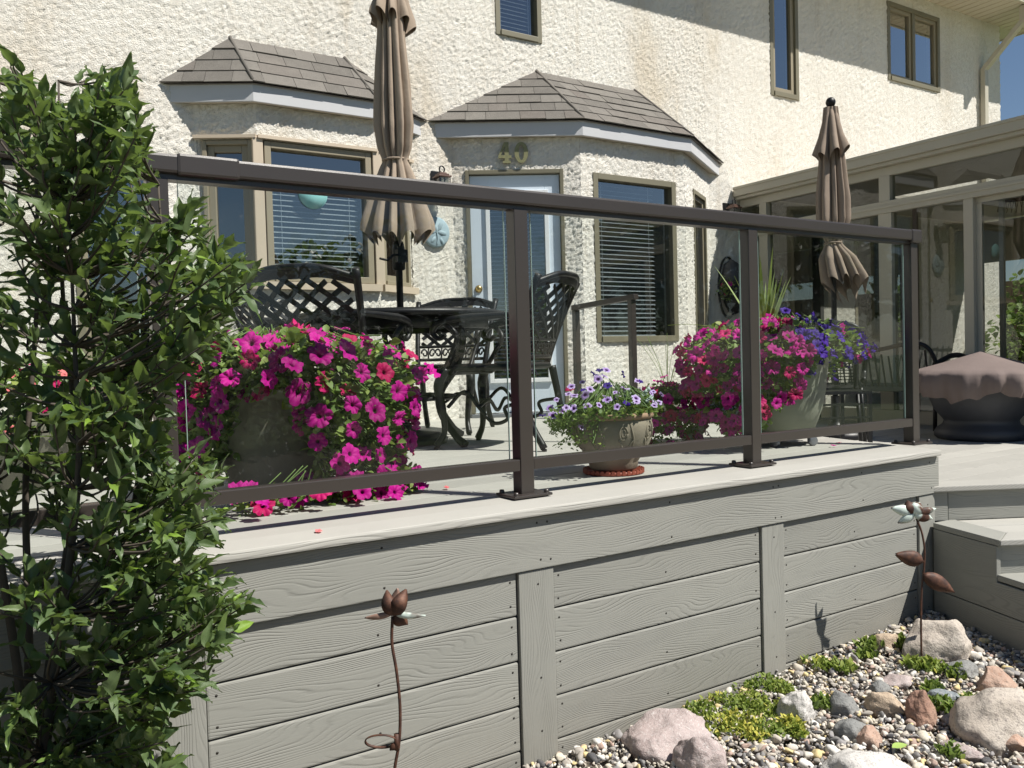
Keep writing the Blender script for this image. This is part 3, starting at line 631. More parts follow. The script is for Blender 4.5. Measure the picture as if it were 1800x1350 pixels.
# ------------------------------------------------------------------ wall lanterns, planter, plaque
def lantern(loc, lab, s=1.0):
    t_ = empty('wall_lantern', loc, 0, lab, 'lantern')
    m = MB(); m.box(-.045, .045, -.012, .0, -.13, .05); m.tube(spline([(0, -.01, -.02), (0, -.06, .03), (0, -.11, .02)], 6), .007, 6); m.obj('bracket', M['iron'], t_)
    m = MB(); m.box(-.055, .055, -.165, -.055, -.02, -.008); m.box(-.042, .042, -.152, -.068, -.008, .008); m.box(-.028, .028, -.138, -.082, .008, .018); m.obj('cap', simple('bronze_cap', (.12, .07, .055), .4, .3), t_, bevel=.002)
    m = MB(); m.tube([(.022*math.cos(a)*1.0, -.11, .045+.026*math.sin(a)) for a in np.linspace(-.9, 4.0, 16)], .0055, 6); m.obj('hook', M['iron'], t_)
    m = MB(); m.box(-.045, .045, -.155, -.065, -.17, -.16)
    for sx in (-.043, .043):
        for sy in (-.153, -.067): m.bar((sx, sy, -.165), (sx*1.08, sy, -.02), .006, .006)
    m.obj('cage', M['iron'], t_)
    m = MB(); m.box(-.038, .038, -.148, -.072, -.158, -.024); m.obj('glass_body', M['sglass'], t_)
lantern((3.045, HY, 1.90), 'dark bronze wall lantern left of the white door'); lantern((6.27, HY, 1.90), 'dark bronze wall lantern beside the sunroom gutter')
P = atY(1285, 505, HY-.05)
t_ = empty('wall_planter', (P.x, HY-.01, P.z), 0, 'black oval wire wall planter with pink flowers near the sunroom', 'planter')
m = MB(); m.tube([(.13*math.cos(a), 0, .30*math.sin(a)) for a in np.linspace(0, 2*math.pi, 40)], .012, 6); m.obj('ring', M['iron'], t_)
m = MB(); m.lathe([(.0001, -.27), (.07, -.24), (.11, -.15), (.125, -.02), (.12, 0)], 20); m.obj('basket', M['iron'], t_, loc=(0, -.09, 0))
m = MB(); m.lathe([(.0001, .28), (.07, .23), (.11, .1), (.12, -.0), (.0001, -.02)], 16); m.obj('coco_back', M['charcoal'], t_, loc=(0, -.05, 0))
P = atY(766, 408, HY-.02)
t_ = empty('wall_plaque', (P.x, HY-.012, P.z), 0, 'round pale blue plaster plaque with raised flower left of the door', 'plaque')
m = MB(); m.lathe([(.0001, .022), (.108, .022), (.118, .016), (.121, 0)], 40); m.obj('disc', M['plaque'], t_, rot=(R(90), 0, 0))
for (cx, cz, L, a) in ((-.035, .045, .085, 115), (.035, .05, .085, 65), (.05, -.005, .08, -10), (-.045, -.0, .075, 190), (0, .02, .06, 90), (-.03, -.06, .06, 230), (.045, -.07, .06, 300)):
    m = MB(); pts = []
    for k in range(12): b_ = k/12*2*math.pi; pts.append((L*.5*math.cos(b_), -.003-.0, L*.22*math.sin(b_)))
    m.add([(0, -.016, 0)]+pts, [(0, k+1, (k+1) % 12+1) for k in range(12)], True); m.obj('petal', M['plaque'], t_, loc=(cx, -.022, cz), rot=(0, -R(a), 0))
m = MB(); m.tube(spline([(0, -.026, .0), (.006, -.026, -.05), (0, -.026, -.10)], 5), .004, 5); m.obj('stem', M['plaque'], t_)

# ------------------------------------------------------------------ deck
deck = empty('deck', (2.0, 2.12, 0), 0, 'raised deck with grey composite skirting and pale deck boards', 'deck')
def dput(o): o.parent = deck; o.matrix_parent_inverse = Matrix.Translation((-2.0, -2.12, 0)); return o
def board(name, x0, x1, y, z0, z1, th=.02, mat=None, bevel=.003, vertical=False):
    """horizontal board on the front face, its own object with origin at its left end"""
    m = MB(); L = x1-x0; h = z1-z0
    if vertical:
        m.box(0, h, 0, th, -L/2, L/2); o = m.obj(name, mat or M['board'], bevel=bevel); o.matrix_basis = Matrix.Translation((x0+L/2, y, z0)) @ Matrix.Rotation(-R(90), 4, 'Y'); return dput(o)
    m.box(0, L, 0, th, -h/2, h/2); o = m.obj(name, mat or M['board'], bevel=bevel); o.matrix_basis = Matrix.Translation((x0, y, z0+h/2)); return dput(o)
FY = 2.122; NYF = 2.098
board('fascia_board', -3.0, 3.60, FY, -.191, -.027, .022)
for a, b in ((-.78, -.65), (.30, .428), (1.352, 1.482), (2.440, 2.562), (3.455, 3.575)): board('batten', a, b, FY+.006, -1.05, -.194, .02, vertical=True)
rows = [(-.327, -.1945), (-.467, -.332), (-.607, -.472), (-.747, -.612), (-.887, -.752), (-1.03, -.892)]
for a, b in ((-3.0, -.783), (-.647, .297), (.431, 1.349), (1.485, 2.437), (2.565, 3.452)):
    for z0, z1 in rows: board('skirting_board', a, b, FY+.016, z0, z1, .018, bevel=.0055)
board('backing_board', -3.0, 3.56, FY+.040, -1.05, -.03, .01, M['dark'])
# screws, too small to lift out one by one
sc = MB()
def screw(x, y, z): sc.lathe([(.0001, -.0012), (.0042, -.0012), (.0046, .002)], 8, (0, 0, 0)); n = 24; 
sm_ = MB(); sm_.lathe([(.0001, 0), (.0036, 0), (.0036, -.003)], 8); bv, bf = tri(sm_.mesh('s')); Ts = []
def addscrew(x, y, z): Ts.append(np.array(Matrix.Translation((x+random.uniform(-.003, .003), y-.0006, z+random.uniform(-.004, .004))) @ Matrix.Rotation(R(90), 4, 'X')))
for a, b in ((.431, 1.349), (1.485, 2.437), (2.565, 3.452)):
    for z0, z1 in rows[:5]:
        for z in (z0+.03, z1-.03):
            for x in (a+.022, b-.022): addscrew(x, FY+.016, z)
        addscrew((a+b)/2, FY+.016, z0+.035)
for a, b in ((1.352, 1.482), (2.440, 2.562), (3.455, 3.575)):
    for z in (-.24, -.53, -.70): addscrew((a+b)/2+.005, FY+.006, z)
for x in (.9, 1.42, 1.46, 1.97, 2.50, 2.53, 3.04, 3.53):
    addscrew(x, FY, -.05-.0); addscrew(x+.01, FY, -.165)
dput(bake('screws', [(bv, bf)], np.array(Ts), np.zeros(len(Ts), int), mat=M['screw'], parent=None))
# picture-frame nosing and deck boards
TW = Vector((.24, .97, 0)).normalized()          # right edge of the upper deck runs along this
def edge_x(y): return 3.585 + (y-2.098)*TW.x/TW.y
def plank(name, poly, z1, th, mat=None, bevel=.004, par=None):
    k = len(poly); m = MB(); c = Vector((poly[0][0], poly[0][1], 0))
    m.add([(p[0]-c.x, p[1]-c.y, 0) for p in poly]+[(p[0]-c.x, p[1]-c.y, -th) for p in poly], [tuple(range(k)), tuple(range(2*k-1, k-1, -1))]+[(i, i+k, (i+1) % k+k, (i+1) % k) for i in range(k)])
    o = m.obj(name, mat or M['deck'], bevel=bevel); o.matrix_basis = Matrix.Translation((c.x, c.y, z1)); return o
dput(plank('nosing_board', [(-3, NYF), (edge_x(NYF), NYF), (edge_x(NYF+.14), NYF+.14), (-3, NYF+.14)], .004, .026, bevel=.006))
y = NYF+.144
while y < HY+.3:
    y2 = y+.136; dput(plank('deck_board', [(-3, y), (edge_x(y)-.0, y), (edge_x(y2), y2), (-3, y2)], 0, .024, bevel=.003)); y = y2+.007
# right-hand end fascia of the upper deck, along TW
m = MB(); L = 4.0; m.box(0, L, 0, .02, -.165, -.026); o = m.obj('end_fascia', M['board'], bevel=.003); o.matrix_basis = Matrix.Translation((3.582, 2.13, 0)) @ Matrix.Rotation(math.atan2(TW.y, TW.x), 4, 'Z'); dput(o)

# ------------------------------------------------------------------ lower platform and steps
steps = empty('deck_steps', (3.55, 2.1, -.165), 0, 'lower deck platform with angled composite steps at the right', 'steps')
def sput(o): o.parent = steps; o.matrix_parent_inverse = Matrix.Translation((-3.55, -2.1, .165)); return o
Zp, Z1, Z2 = -.165, -.322, -.465
c0 = Vector(atY(1640, 912, FY-.004)); c0.z = 0; c1 = atZ(1758, 951, Z1); c1.z = 0
sw = (c1-c0).normalized(); sn = Vector((-sw.y, sw.x, 0))
if sn.x < 0: sn = -sn
ed = (atZ(1800, 850.5, Zp)-atZ(1634, 857, Zp)); ed.z = 0; ed.normalize()       # direction of step fronts
pA = Vector((3.56, FY-.002, 0)); pB = pA + ed*6.2
# platform boards, clipped by the angled front
dv_ = ed; nn = Vector((-ed.y, ed.x, 0))                      # inward normal of platform front
def front_y(x): return pA.y + (x-pA.x)*ed.y/ed.x
sput(plank('nosing_board', [pA-ed*.01, pB, pB+nn*.14, pA-ed*.01+nn*.14], Zp+.004, .026, bevel=.005))
y = -1.6; S0 = []
while y < HY+.2:
    y2 = y+.136
    def xs_at(yy): return max(3.45, pA.x + (yy-(pA.y))*ed.x/ed.y + .14/abs(ed.y)*1.0) if yy < pA.y+.16 else 3.4
    a, b = xs_at(y), xs_at(y2)
    if min(a, b) < 10.5: sput(plank('platform_board', [(a, y), (11.4, y), (11.4, y2), (b, y2)], Zp, .024, bevel=.003))
    y = y2+.005
def step_board(name, a, d, L, z0, z1, th=.02, mat=None, inward=None):
    m = MB(); m.box(0, L, 0, th, -(z1-z0)/2, (z1-z0)/2); o = m.obj(name, mat or M['board'], bevel=.003); o.matrix_basis = Matrix.Translation((a.x, a.y, (z0+z1)/2)) @ Matrix.Rotation(math.atan2(d.y, d.x), 4, 'Z'); return sput(o)
s1 = pA+nn*.028
step_board('riser_board', s1+ed*.08, ed, 5, Z1+.0, Zp-.024); step_board('corner_post', s1-nn*.004, ed, .076, Z1, Zp-.024, .03)
# upper tread: left border board plus tread boards
sidew = 4.0
tA = c0; tB = c1
bw = .135
inr = sn
def ln_hit(P, d, Q0, e):      # intersection of two lines in plan
    den = d.x*e.y-d.y*e.x; t = ((Q0.x-P.x)*e.y-(Q0.y-P.y)*e.x)/den; return P+d*t
rb = s1+nn*.02
i0 = ln_hit(tA+inr*bw, sw, rb, ed); j0 = ln_hit(tA, sw, rb, ed)
i1 = ln_hit(tA+inr*bw, sw, tB+nn*bw, ed)
sput(plank('border_board', [tA, tB, i1, i0 if i0.y < tA.y+.2 else tA+inr*bw], Z1+.002, .026, M['board'], .004))
sput(plank('nosing_board', [tB+ed*.002, tB+ed*5, tB+ed*5+nn*bw, i1+ed*.003], Z1+.004, .026, bevel=.005))
k = 1; q = tB+nn*(bw+.005)
while k < 4:
    a = ln_hit(tA+inr*(bw+.004), sw, q, ed); b = ln_hit(tA+inr*(bw+.004), sw, q+nn*bw, ed)
    if (a-rb).dot(nn) > -.02: break
    sput(plank('tread_board', [a, a+ed*5, b+ed*5, b], Z1, .024, bevel=.003)); q = q+nn*(bw+.005); k += 1
# riser below the upper tread
r1 = tB+nn*.03+inr*.018
step_board('riser_board', r1, ed, 5, Z2, Z1-.024)
# lower tread
u0 = tB-sw*.0+nn*.03; u1 = u0+sw*.42
sput(plank('border_board', [u0-inr*.0, u1, u1+inr*bw, u0+inr*bw], Z2+.002, .026, M['board'], .004))
sput(plank('tread_board', [u0+inr*(bw+.004), u1+inr*(bw+.004), u1+inr*(bw+.004)+ed*5, u0+inr*(bw+.004)+ed*5], Z2+.003, .026, bevel=.004))
step_board('riser_board', u1+nn*.03, ed, 5, Z2-.16, Z2-.024)
# side wall of the steps, boards running toward the viewer
off_ = inr*.02
def side_board(a, L, z0, z1):
    m = MB(); m.box(0, L, -.02, 0, -(z1-z0)/2, (z1-z0)/2); o = m.obj('side_board', M['board'], bevel=.003); o.matrix_basis = Matrix.Translation((a.x, a.y, (z0+z1)/2)) @ Matrix.Rotation(math.atan2(sw.y, sw.x), 4, 'Z') @ Matrix.Translation((0, .0, 0)); return sput(o)
La = (tB-tA).length
side_board(tA+off_, La-.02, Z2-.034, Z1-.026)
side_board(tA+off_, 1.2, Z2-.150-.0, Z2-.030); side_board(tA+off_, 1.2, Z2-.29, Z2-.154); side_board(tA+off_, 1.2, Z2-.50, Z2-.294)
m = MB(); m.box(0, 1.15, 0.02, .03, -1.0, -.52); o = m.obj('backing_board', M['dark']); o.matrix_basis = Matrix.Translation(tA+off_*2.4) @ Matrix.Rotation(math.atan2(sw.y, sw.x), 4, 'Z') @ Matrix.Translation((.04, 0, 0)); sput(o)

# ------------------------------------------------------------------ railing
rail = empty('glass_railing', (2, 2.33, 0), 0, 'brown aluminium railing with clear glass panels along the deck edge', 'railing')
def rput(o, par=None): o.parent = rail; o.matrix_parent_inverse = Matrix.Translation((-2, -2.33, 0)); return o
RY0, RY1 = 2.300, 2.352
px_ = [3.722, 2.618, 1.508, .393, -.72, -1.83]
m = MB(); m.box(-.025, .025, 0, .052, 0, .955); pm = m.mesh('post'); 
for i, x in enumerate(px_):
    m = MB(); m.box(-.026, .026, 0, .052, .008, .955); p = m.obj('post', M['brown'], bevel=.003, loc=(x, RY0, 0)); rput(p)
    m = MB(); m.box(-.075, .075, -.035, .085, -.0055, .0035); pl = m.obj('base_plate', M['brown'], p, loc=(0, 0, .010), bevel=.003)
    for sx in (-.06, .06):
        for sy in (-.02, .07): b_ = MB(); b_.lathe([(.0001, .012), (.007, .011), (.009, .006), (.009, .0)], 8, (sx, sy, .013)); b_.obj('bolt', M['brown'], p)
m = MB(); m.box(-3, 3.70, RY0-.012, RY1+.012, .966, 1.016); rput(m.obj('top_rail', M['brown'], bevel=.008))
m = MB(); m.box(-3, 3.70, RY0+.004, RY1-.004, .952, .966); rput(m.obj('glass_channel', M['brown']))
m = MB(); m.box(3.685, 3.765, RY0-.016, RY1+.016, .955, 1.019); rput(m.obj('end_cap', M['brown'], bevel=.010))
m = MB(); m.box(.44, .60, RY0-.0155, RY1+.0155, .9625, 1.0195); rput(m.obj('rail_sleeve', M['brown'], bevel=.008))
for a, b in zip(px_[1:], px_[:-1]):
    m = MB(); m.box(a+.027, b-.027, RY0+.002, RY1-.006, .090, .128); rput(m.obj('bottom_rail', M['brown'], bevel=.003))
    m = MB(); m.box(a+.052, b-.052, 2.323, 2.329, .124, .955); rput(m.obj('glass_panel', M['glass']))
    for xe in (a+.052, b-.0535): m = MB(); m.box(xe, xe+.0015, 2.3225, 2.3295, .13, .95); rput(m.obj('glass_edge', M['gedge']))

# ------------------------------------------------------------------ handrail by the house
hr = empty('stair_handrail', (4.35, 5.0, 0), 0, 'short brown handrail with two posts in front of the tall bay window', 'handrail')
A0 = atY(1110, 522, 4.60); Bv = atY(1012, 541, 5.15)
for P in (A0, Bv): m = MB(); m.box(-.022, .022, -.022, .022, -.0, P.z-.02); m.obj('post', M['brown'], hr, bevel=.003).matrix_basis = Matrix.Translation((P.x-4.35, P.y-5.0, 0))
m = MB(); m.bar((A0.x-4.35+.01, A0.y-5.04, A0.z), (Bv.x-4.35, Bv.y-4.97, Bv.z), .055, .04); m.obj('top_rail', M['brown'], hr, bevel=.006)

# ------------------------------------------------------------------ patio table
TC = Vector((1.99, 4.30, 0))
tb = empty('patio_table', TC, 0, 'round black cast metal patio table between the chairs', 'table')
TR = .595
m = MB(); m.lathe([(.03, .735), (TR-.03, .735), (TR-.008, .728), (TR, .715), (TR-.004, .700), (TR-.03, .694), (TR-.05, .70), (.03, .71)], 64); m.obj('tabletop', M['iron'], tb)
m = MB(); m.lathe([(TR-.12, .705), (TR-.10, .70), (TR-.10, .64), (TR-.115, .635), (TR-.12, .64)], 48); m.obj('apron', M['iron'], tb)
for k in range(4):
    a = R(-72+90*k); c, s = math.cos(a), math.sin(a)
    pr_ = spline([(.44, 0, .70), (.47, 0, .58), (.42, 0, .44), (.30, 0, .30), (.30, 0, .18), (.40, 0, .06), (.47, 0, .012)], 8)
    m = MB(); m.tube([(p.x*c, p.x*s, p.z) for p in pr_], lerp_list([.016, .022, .026, .024, .022, .020, .024], len(pr_)), 10); m.obj('leg', M['iron'], tb)
m = MB(); m.tube([(.30*math.cos(a), .30*math.sin(a), .26) for a in np.linspace(0, 2*math.pi, 40)], .012, 8)
for k in range(4):
    a = R(-72+90*k); sp_ = [(.30*math.cos(a), .30*math.sin(a), .26), (.16*math.cos(a+.5), .16*math.sin(a+.5), .28), (.045*math.cos(a), .045*math.sin(a), .26)]; m.tube(spline(sp_, 6), .009, 6)
m.obj('stretcher_ring', M['iron'], tb)
m = MB(); m.lathe([(.24, .0), (.25, .03), (.20, .06), (.06, .08), (.035, .12), (.03, .30)], 28); tag(m.obj('umbrella_base', M['iron'], loc=TC), 'black round umbrella base on the deck under the table', 'umbrella base')

# ------------------------------------------------------------------ chairs
def make_chair(lab):
    t = empty('patio_chair', (0, 0, 0), 0, lab, 'chair', 'black cast metal chairs round the patio table')
    zs = .42
    # local: x sideways, +y toward the table, origin at floor under the seat centre
    m = MB(); out = [(.24*math.cos(a)*(1.05 if math.sin(a) > 0 else .95)*1.04, .235*math.sin(a)) for a in np.linspace(0, 2*math.pi, 32, endpoint=False)]
    sq = [(math.copysign(abs(x/.25)**.6*.25, x), math.copysign(abs(y/.235)**.6*.235, y)) for x, y in out]
    m.tube([(x, y, zs+.004-.025*(y > .15)) for x, y in sq]+[(sq[0][0], sq[0][1], zs+.004)], .017, 8); m.obj('seat_frame', M['iron'], t)
    m = MB(); k = len(sq); m.add([(x*.94, y*.94, zs+.006) for x, y in sq]+[(x*.94, y*.94, zs-.006) for x, y in sq], [tuple(range(k)), tuple(range(2*k-1, k-1, -1))])
    for i in range(9): x = -.2+i*.05; m.bar((x, -.20, zs+.010), (x, .19, zs+.010), .022, .010)
    m.obj('seat', M['iron'], t)
    def bk(u, v):   # back surface: u -1..1, v 0..1
        return Vector((u*(.235+.045*v), -.235-.13*v-.05*v*v+.055*u*u, zs+.02+.445*v))
    topv = lambda u: .90+.11*math.cos(u*1.57)**1.0-.008*math.cos(u*6.28)
    st = []
    for s in (-1, 1):
        m = MB(); m.tube([bk(s, v) for v in np.linspace(-.04, .97, 14)], lerp_list([.018, .017, .019], 14), 8); m.obj('back_stile', M['iron'], t)
    m = MB(); uu = np.linspace(-1, 1, 24)
    V = []; F = []
    for i, u in enumerate(uu):
        a = bk(u, topv(u)); b = bk(u, topv(u)-.115+.04*abs(u)); V += [a+Vector((0, .010, 0)), a+Vector((0, -.010, 0)), b+Vector((0, -.010, 0)), b+Vector((0, .010, 0))]
    for i in range(23):
        for j in range(4): F.append((i*4+j, i*4+(j+1) % 4, (i+1)*4+(j+1) % 4, (i+1)*4+j))
    m.add(V, F, False); m.tube([bk(u, topv(u)) for u in uu], .015, 8); m.obj('top_rail', M['iron'], t)
    m = MB(); m.tube([bk(u, .27) for u in np.linspace(-1, 1, 12)], .011, 6); m.tube([bk(u, .07) for u in np.linspace(-1, 1, 12)], .012, 6); m.obj('lower_rail', M['iron'], t)
    # lattice of flat strips between v=.27 and the top
    m = MB(); lo = .27
    for s in (-1, 1):
        for c in np.arange(-2.2, 2.3, .37):
            pts = []
            for v in np.linspace(lo, .92, 12):
                u = c+s*(v-lo)*2.1
                if abs(u) <= 1.0 and v < topv(u)-.08: pts.append(bk(u, v)+Vector((0, s*.004, 0)))
            if len(pts) > 1:
                for a, b in zip(pts[:-1], pts[1:]): m.bar(a, b, .008, .023, up=Vector((0, -.3, 1)).cross(b-a).cross(b-a).normalized() if False else Vector((0, 1, 0)).cross(b-a).normalized())
    m.obj('lattice', M['iron'], t)
    m = MB()   # scrollwork band
    for c in (-.72, -.36, 0, .36, .72):
        for sg in (-1, 1):
            m.tube([bk(c+sg*(.10+(.085-.004*i)*math.cos(i*.5)), .17+(.075-.0042*i)*math.sin(i*.5)) for i in range(14)], .0065, 5)
        m.tube([bk(c, .08), bk(c, .25)], .006, 5)
    m.obj('scrollwork', M['iron'], t)
    for s in (-1, 1):
        m = MB(); pts = spline([bk(s, .55), (s*.30, -.14, zs+.26), (s*.315, .06, zs+.255), (s*.31, .19, zs+.235), (s*.30, .235, zs+.19), (s*.295, .20, zs+.155), (s*.29, .165, zs+.175)], 7)
        m.tube(pts, lerp_list([.012, .015, .018, .018, .014, .011, .012], len(pts)), 8, 1.25)
        p2 = spline([(s*.30, .17, zs+.235), (s*.275, .11, zs+.17), (s*.255, .15, zs+.08), (s*.245, .20, zs)], 6); m.tube(p2, .014, 8); m.obj('arm', M['iron'], t)
        p3 = spline([(s*.235, .20, zs), (s*.255, .235, .33), (s*.235, .225, .20), (s*.225, .225, .09), (s*.245, .265, .015)], 7)
        m = MB(); m.tube(p3, lerp_list([.026, .028, .02, .016, .020], len(p3)), 10); m.lathe([(.0001, 0), (.014, 0), (.014, .012)], 8, (s*.245, .265, 0)); m.obj('leg', M['iron'], t)
        p4 = spline([(s*.215, -.215, zs), (s*.225, -.235, .30), (s*.225, -.27, .14), (s*.235, -.34, .015)], 7)
        m = MB(); m.tube(p4, lerp_list([.022, .02, .017, .019], len(p4)), 10); m.lathe([(.0001, 0), (.014, 0), (.014, .012)], 8, (s*.235, -.34, 0)); m.obj('leg', M['iron'], t)
        m = MB(); p5 = [(s*.225, .20, .22), (s*.225, .10, .30), (s*.225, .02, .22), (s*.225, -.06, .14), (s*.225, -.14, .16), (s*.225, -.13, .22), (s*.225, -.24, .24)]
        pp = spline(p5, 7); m.tube(pp, .010, 7); m.obj('side_scroll', M['iron'], t)
    m = MB(); pp = spline([(-.225, .02, .22), (-.1, .02, .25), (0, .02, .19), (.1, .02, .25), (.225, .02, .22)], 6); m.tube(pp, .010, 6); m.obj('stretcher', M['iron'], t)
    return t
def copy_tree(o, parent=None):
    c = o.copy(); col.objects.link(c); c.parent = parent
    if parent is not None: c.matrix_parent_inverse = o.matrix_parent_inverse.copy()
    for ch in list(o.children): copy_tree(ch, c)
    return c
ch0 = make_chair('black lattice back chair nearest the left petunias, seen from behind')
spots = [((1.19, 3.66), None), ((2.49, 3.54), 'black lattice back chair right of the table, partly behind a rail post'), ((2.73, 5.02), 'black lattice back chair on the far side of the table by the door'), ((1.42, 5.02), 'black lattice back chair at the far left of the table, under the bay window')]
for i, ((x, y), lab) in enumerate(spots):
    d = Vector((TC.x-x, TC.y-y, 0)).normalized(); c = ch0 if i == 0 else copy_tree(ch0)
    if lab: c['label'] = lab
    ang = math.atan2(d.y, d.x)-math.pi/2
    if i == 0: ang += R(6)
    c.location = (x+d.x*.30, y+d.y*.30, 0); c.rotation_euler = (0, 0, ang)
chairs_done = True

# ------------------------------------------------------------------ umbrellas
def canopy(n_f, prof, seed, M_, amp):
    """folded cloth: radius profile by height with pleats; prof = [(z, r, pleat)]"""
    rnd = random.Random(seed); ph = [rnd.uniform(0, 6.28) for _ in range(6)]; na = 160; V = []; F = []; nz = len(prof)
    for (z, r, a, dz) in prof:
        for k in range(na):
            t = 2*math.pi*k/na; fold = abs(math.sin(t*n_f/2+ph[0]+.35*math.sin(2*t+ph[1])+.2*math.sin(z*3)))
            fold = fold**.6; f2 = math.sin(t*n_f*1.5+ph[2]+z*1.3)+.5*math.sin(t*n_f*2.6+ph[4]+z*5)+.35*math.sin(z*23+t*3+ph[5])
            rr = r*(1-a+a*fold+.05*a*f2+.10*math.sin(2*t+ph[3])+.07*math.sin(3*t+ph[4]+z))
            V.append((rr*math.cos(t), rr*math.sin(t), z+dz*(fold-.5)*2+dz*.8*math.sin(t*1+ph[5])))
    for i in range(nz-1):
        for k in range(na): k2 = (k+1) % na; F.append((i*na+k, i*na+k2, (i+1)*na+k2, (i+1)*na+k))
    return V, F
def interp_prof(keys, n):
    zs = [k[0] for k in keys]; out = []
    for z in np.linspace(zs[0], zs[-1], n): out.append((z, *[float(np.interp(-z, [-k[0] for k in keys], [k[j] for k in keys])) for j in (1, 2, 3)]))
    return out
def umbrella(name, base, D, px_axis, keys_body, keys_val, mat, lab, n_f, seed, finial=None, pole_top=2.4, pole_z0=0.0, skew=0, ztie=0):
    t = empty(name, base, 0, lab, 'umbrella')
    m = MB(); m.tube([(0, 0, pole_z0), (0, 0, pole_top)], .019, 12); m.obj('pole', M['iron'], t)
    V, F = canopy(n_f, interp_prof(keys_body, 60), seed, None, 1); V = [(x+_r0[0]*skew*max(0, ztie-z)**1.2, y+_r0[1]*skew*max(0, ztie-z)**1.2, z) for x, y, z in V]; m = MB(); m.add(V, F, True); o = m.obj('canopy', mat, t)
    V, F = canopy(n_f*.75, interp_prof(keys_val, 22), seed+3, None, 1); m = MB(); m.add(V, F, True); m.obj('vent_flap', mat, t)
    return t
U1 = Vector((TC.x, TC.y, 0))
u1 = umbrella('patio_umbrella', U1, 4.7, 705,
    [(2.62, .055, .25, 0), (2.30, .075, .35, 0), (2.0, .10, .45, 0), (1.78, .110, .45, 0), (1.66, .095, .42, 0), (1.60, .072, .30, 0), (1.585, .068, .22, 0), (1.55, .085, .35, .0), (1.40, .140, .42, .01), (1.22, .195, .42, .03), (1.16, .200, .45, .05)],
    [(2.66, .02, .2, 0), (2.60, .07, .3, 0), (2.46, .095, .45, .01), (2.37, .120, .60, .03), (2.33, .125, .6, .04)], M['fab1'], 'tall closed taupe umbrella standing through the round table, top out of frame', 11, 3, None, 2.66)
m = MB(); m.lathe([(.028, .98), (.036, .985), (.036, 1.10), (.030, 1.13), (.026, 1.14)], 16); m.box(-.03, .03, -.055, -.02, 1.02, 1.09); m.obj('crank_housing', M['iron'], u1)
m = MB(); m.tube(spline([(-.02, -.05, 1.06), (-.07, -.07, 1.05), (-.10, -.075, 1.025), (-.15, -.08, 1.03)], 5), .007, 6); m.obj('crank_handle', M['iron'], u1)
m = MB(); m.tube([(.072*math.cos(a), .072*math.sin(a), 1.592) for a in np.linspace(0, 2*math.pi, 30)], .006, 6); m.obj('tie_strap', M['fab1'], u1)
P2 = atD(1462, 300, 5.9); U2 = Vector((P2.x, P2.y, -.165))
z2 = lambda y: (CAM[2] + (ray(1462, y)*5.9)[2]) + .165
u2 = umbrella('patio_umbrella', U2, 5.9, 1462,
    [(z2(190), .045, .2, 0), (z2(240), .065, .35, 0), (z2(290), .085, .45, 0), (z2(350), .106, .5, 0), (z2(388), .108, .45, 0), (z2(408), .078, .35, 0), (z2(424), .052, .25, 0), (z2(430), .055, .3, 0), (z2(455), .115, .4, .01), (z2(495), .145, .5, .03), (z2(510), .148, .5, .06)],
    [(z2(192), .03, .2, 0), (z2(205), .055, .3, 0), (z2(240), .095, .45, .0), (z2(268), .135, .55, .03), (z2(275), .14, .55, .05)], M['fab2'], 'closed brown umbrella with a black ball finial in front of the sunroom', 9, 11, None, z2(186), 0, .36, z2(428))
m = MB(); zc = z2(181); m.lathe([(.0001, .036)]+[(.034*math.cos(a), .036*math.sin(a)) for a in np.linspace(1.2, -1.3, 12)]+[(.028, -.045), (.0001, -.05)], 20, (0, 0, zc)); m.obj('finial', M['iron'], u2)
m = MB(); m.tube([(.056*math.cos(a), .056*math.sin(a), z2(427)) for a in np.linspace(0, 2*math.pi, 30)], .006, 6); m.obj('tie_strap', M['fab2'], u2)
m = MB(); m.lathe([(.23, .0), (.24, .03), (.19, .06), (.06, .08), (.035, .12), (.03, .30)], 28); m.obj('stand', M['iron'], u2)

# ------------------------------------------------------------------ fire pit under its cover
FP = Vector((5.70, 3.06, -.165))
fp = empty('fire_pit', FP, 0, 'dark charcoal fire bowl on a flared base beside the sunroom', 'fire pit')
m = MB(); m.lathe([(.0001, 0), (.26, 0), (.285, .02), (.285, .05), (.27, .075), (.235, .10), (.225, .125), (.235, .14), (.285, .20), (.32, .29), (.33, .37), (.325, .40), (.28, .41), (.0001, .36)], 48, wob=lambda a, i: 1+(.012*math.sin(9*a) if i < 5 else 0)); m.obj('bowl', M['charcoal'], fp)
V = []; F = []; na = 144; keys = [(0.0001, .590, 0), (.05, .575, 0), (.22, .522, 0), (.38, .478, .001), (.445, .458, .003), (.458, .440, .010), (.462, .39, .018), (.450, .34, .024), (.425, .295, .030)]
for i, (r, z, a) in enumerate(keys):
    for k in range(na):
        t = 2*math.pi*k/na; fl = math.sin(17*t+2.5*math.sin(3*t)+i*.2)+.35*math.sin(37*t+2*math.sin(5*t)+i*.3); zz = z + ((i-5)*(.009*math.sin(5*t+1)+.004*math.sin(13*t+2*math.sin(2*t))+.0015*math.sin(31*t)) if i > 5 else 0)
        V.append(((r+a*fl)*math.cos(t), (r+a*fl)*math.sin(t), zz))
for i in range(len(keys)-1):
    for k in range(na): k2 = (k+1) % na; F.append((i*na+k, i*na+k2, (i+1)*na+k2, (i+1)*na+k))
m = MB(); m.add(V, F, True); m.V = [v+FP for v in m.V]; tag(m.obj('fire_pit_cover', M['cover']), 'plum brown fabric cover with a gathered hem over the fire bowl', 'cover')
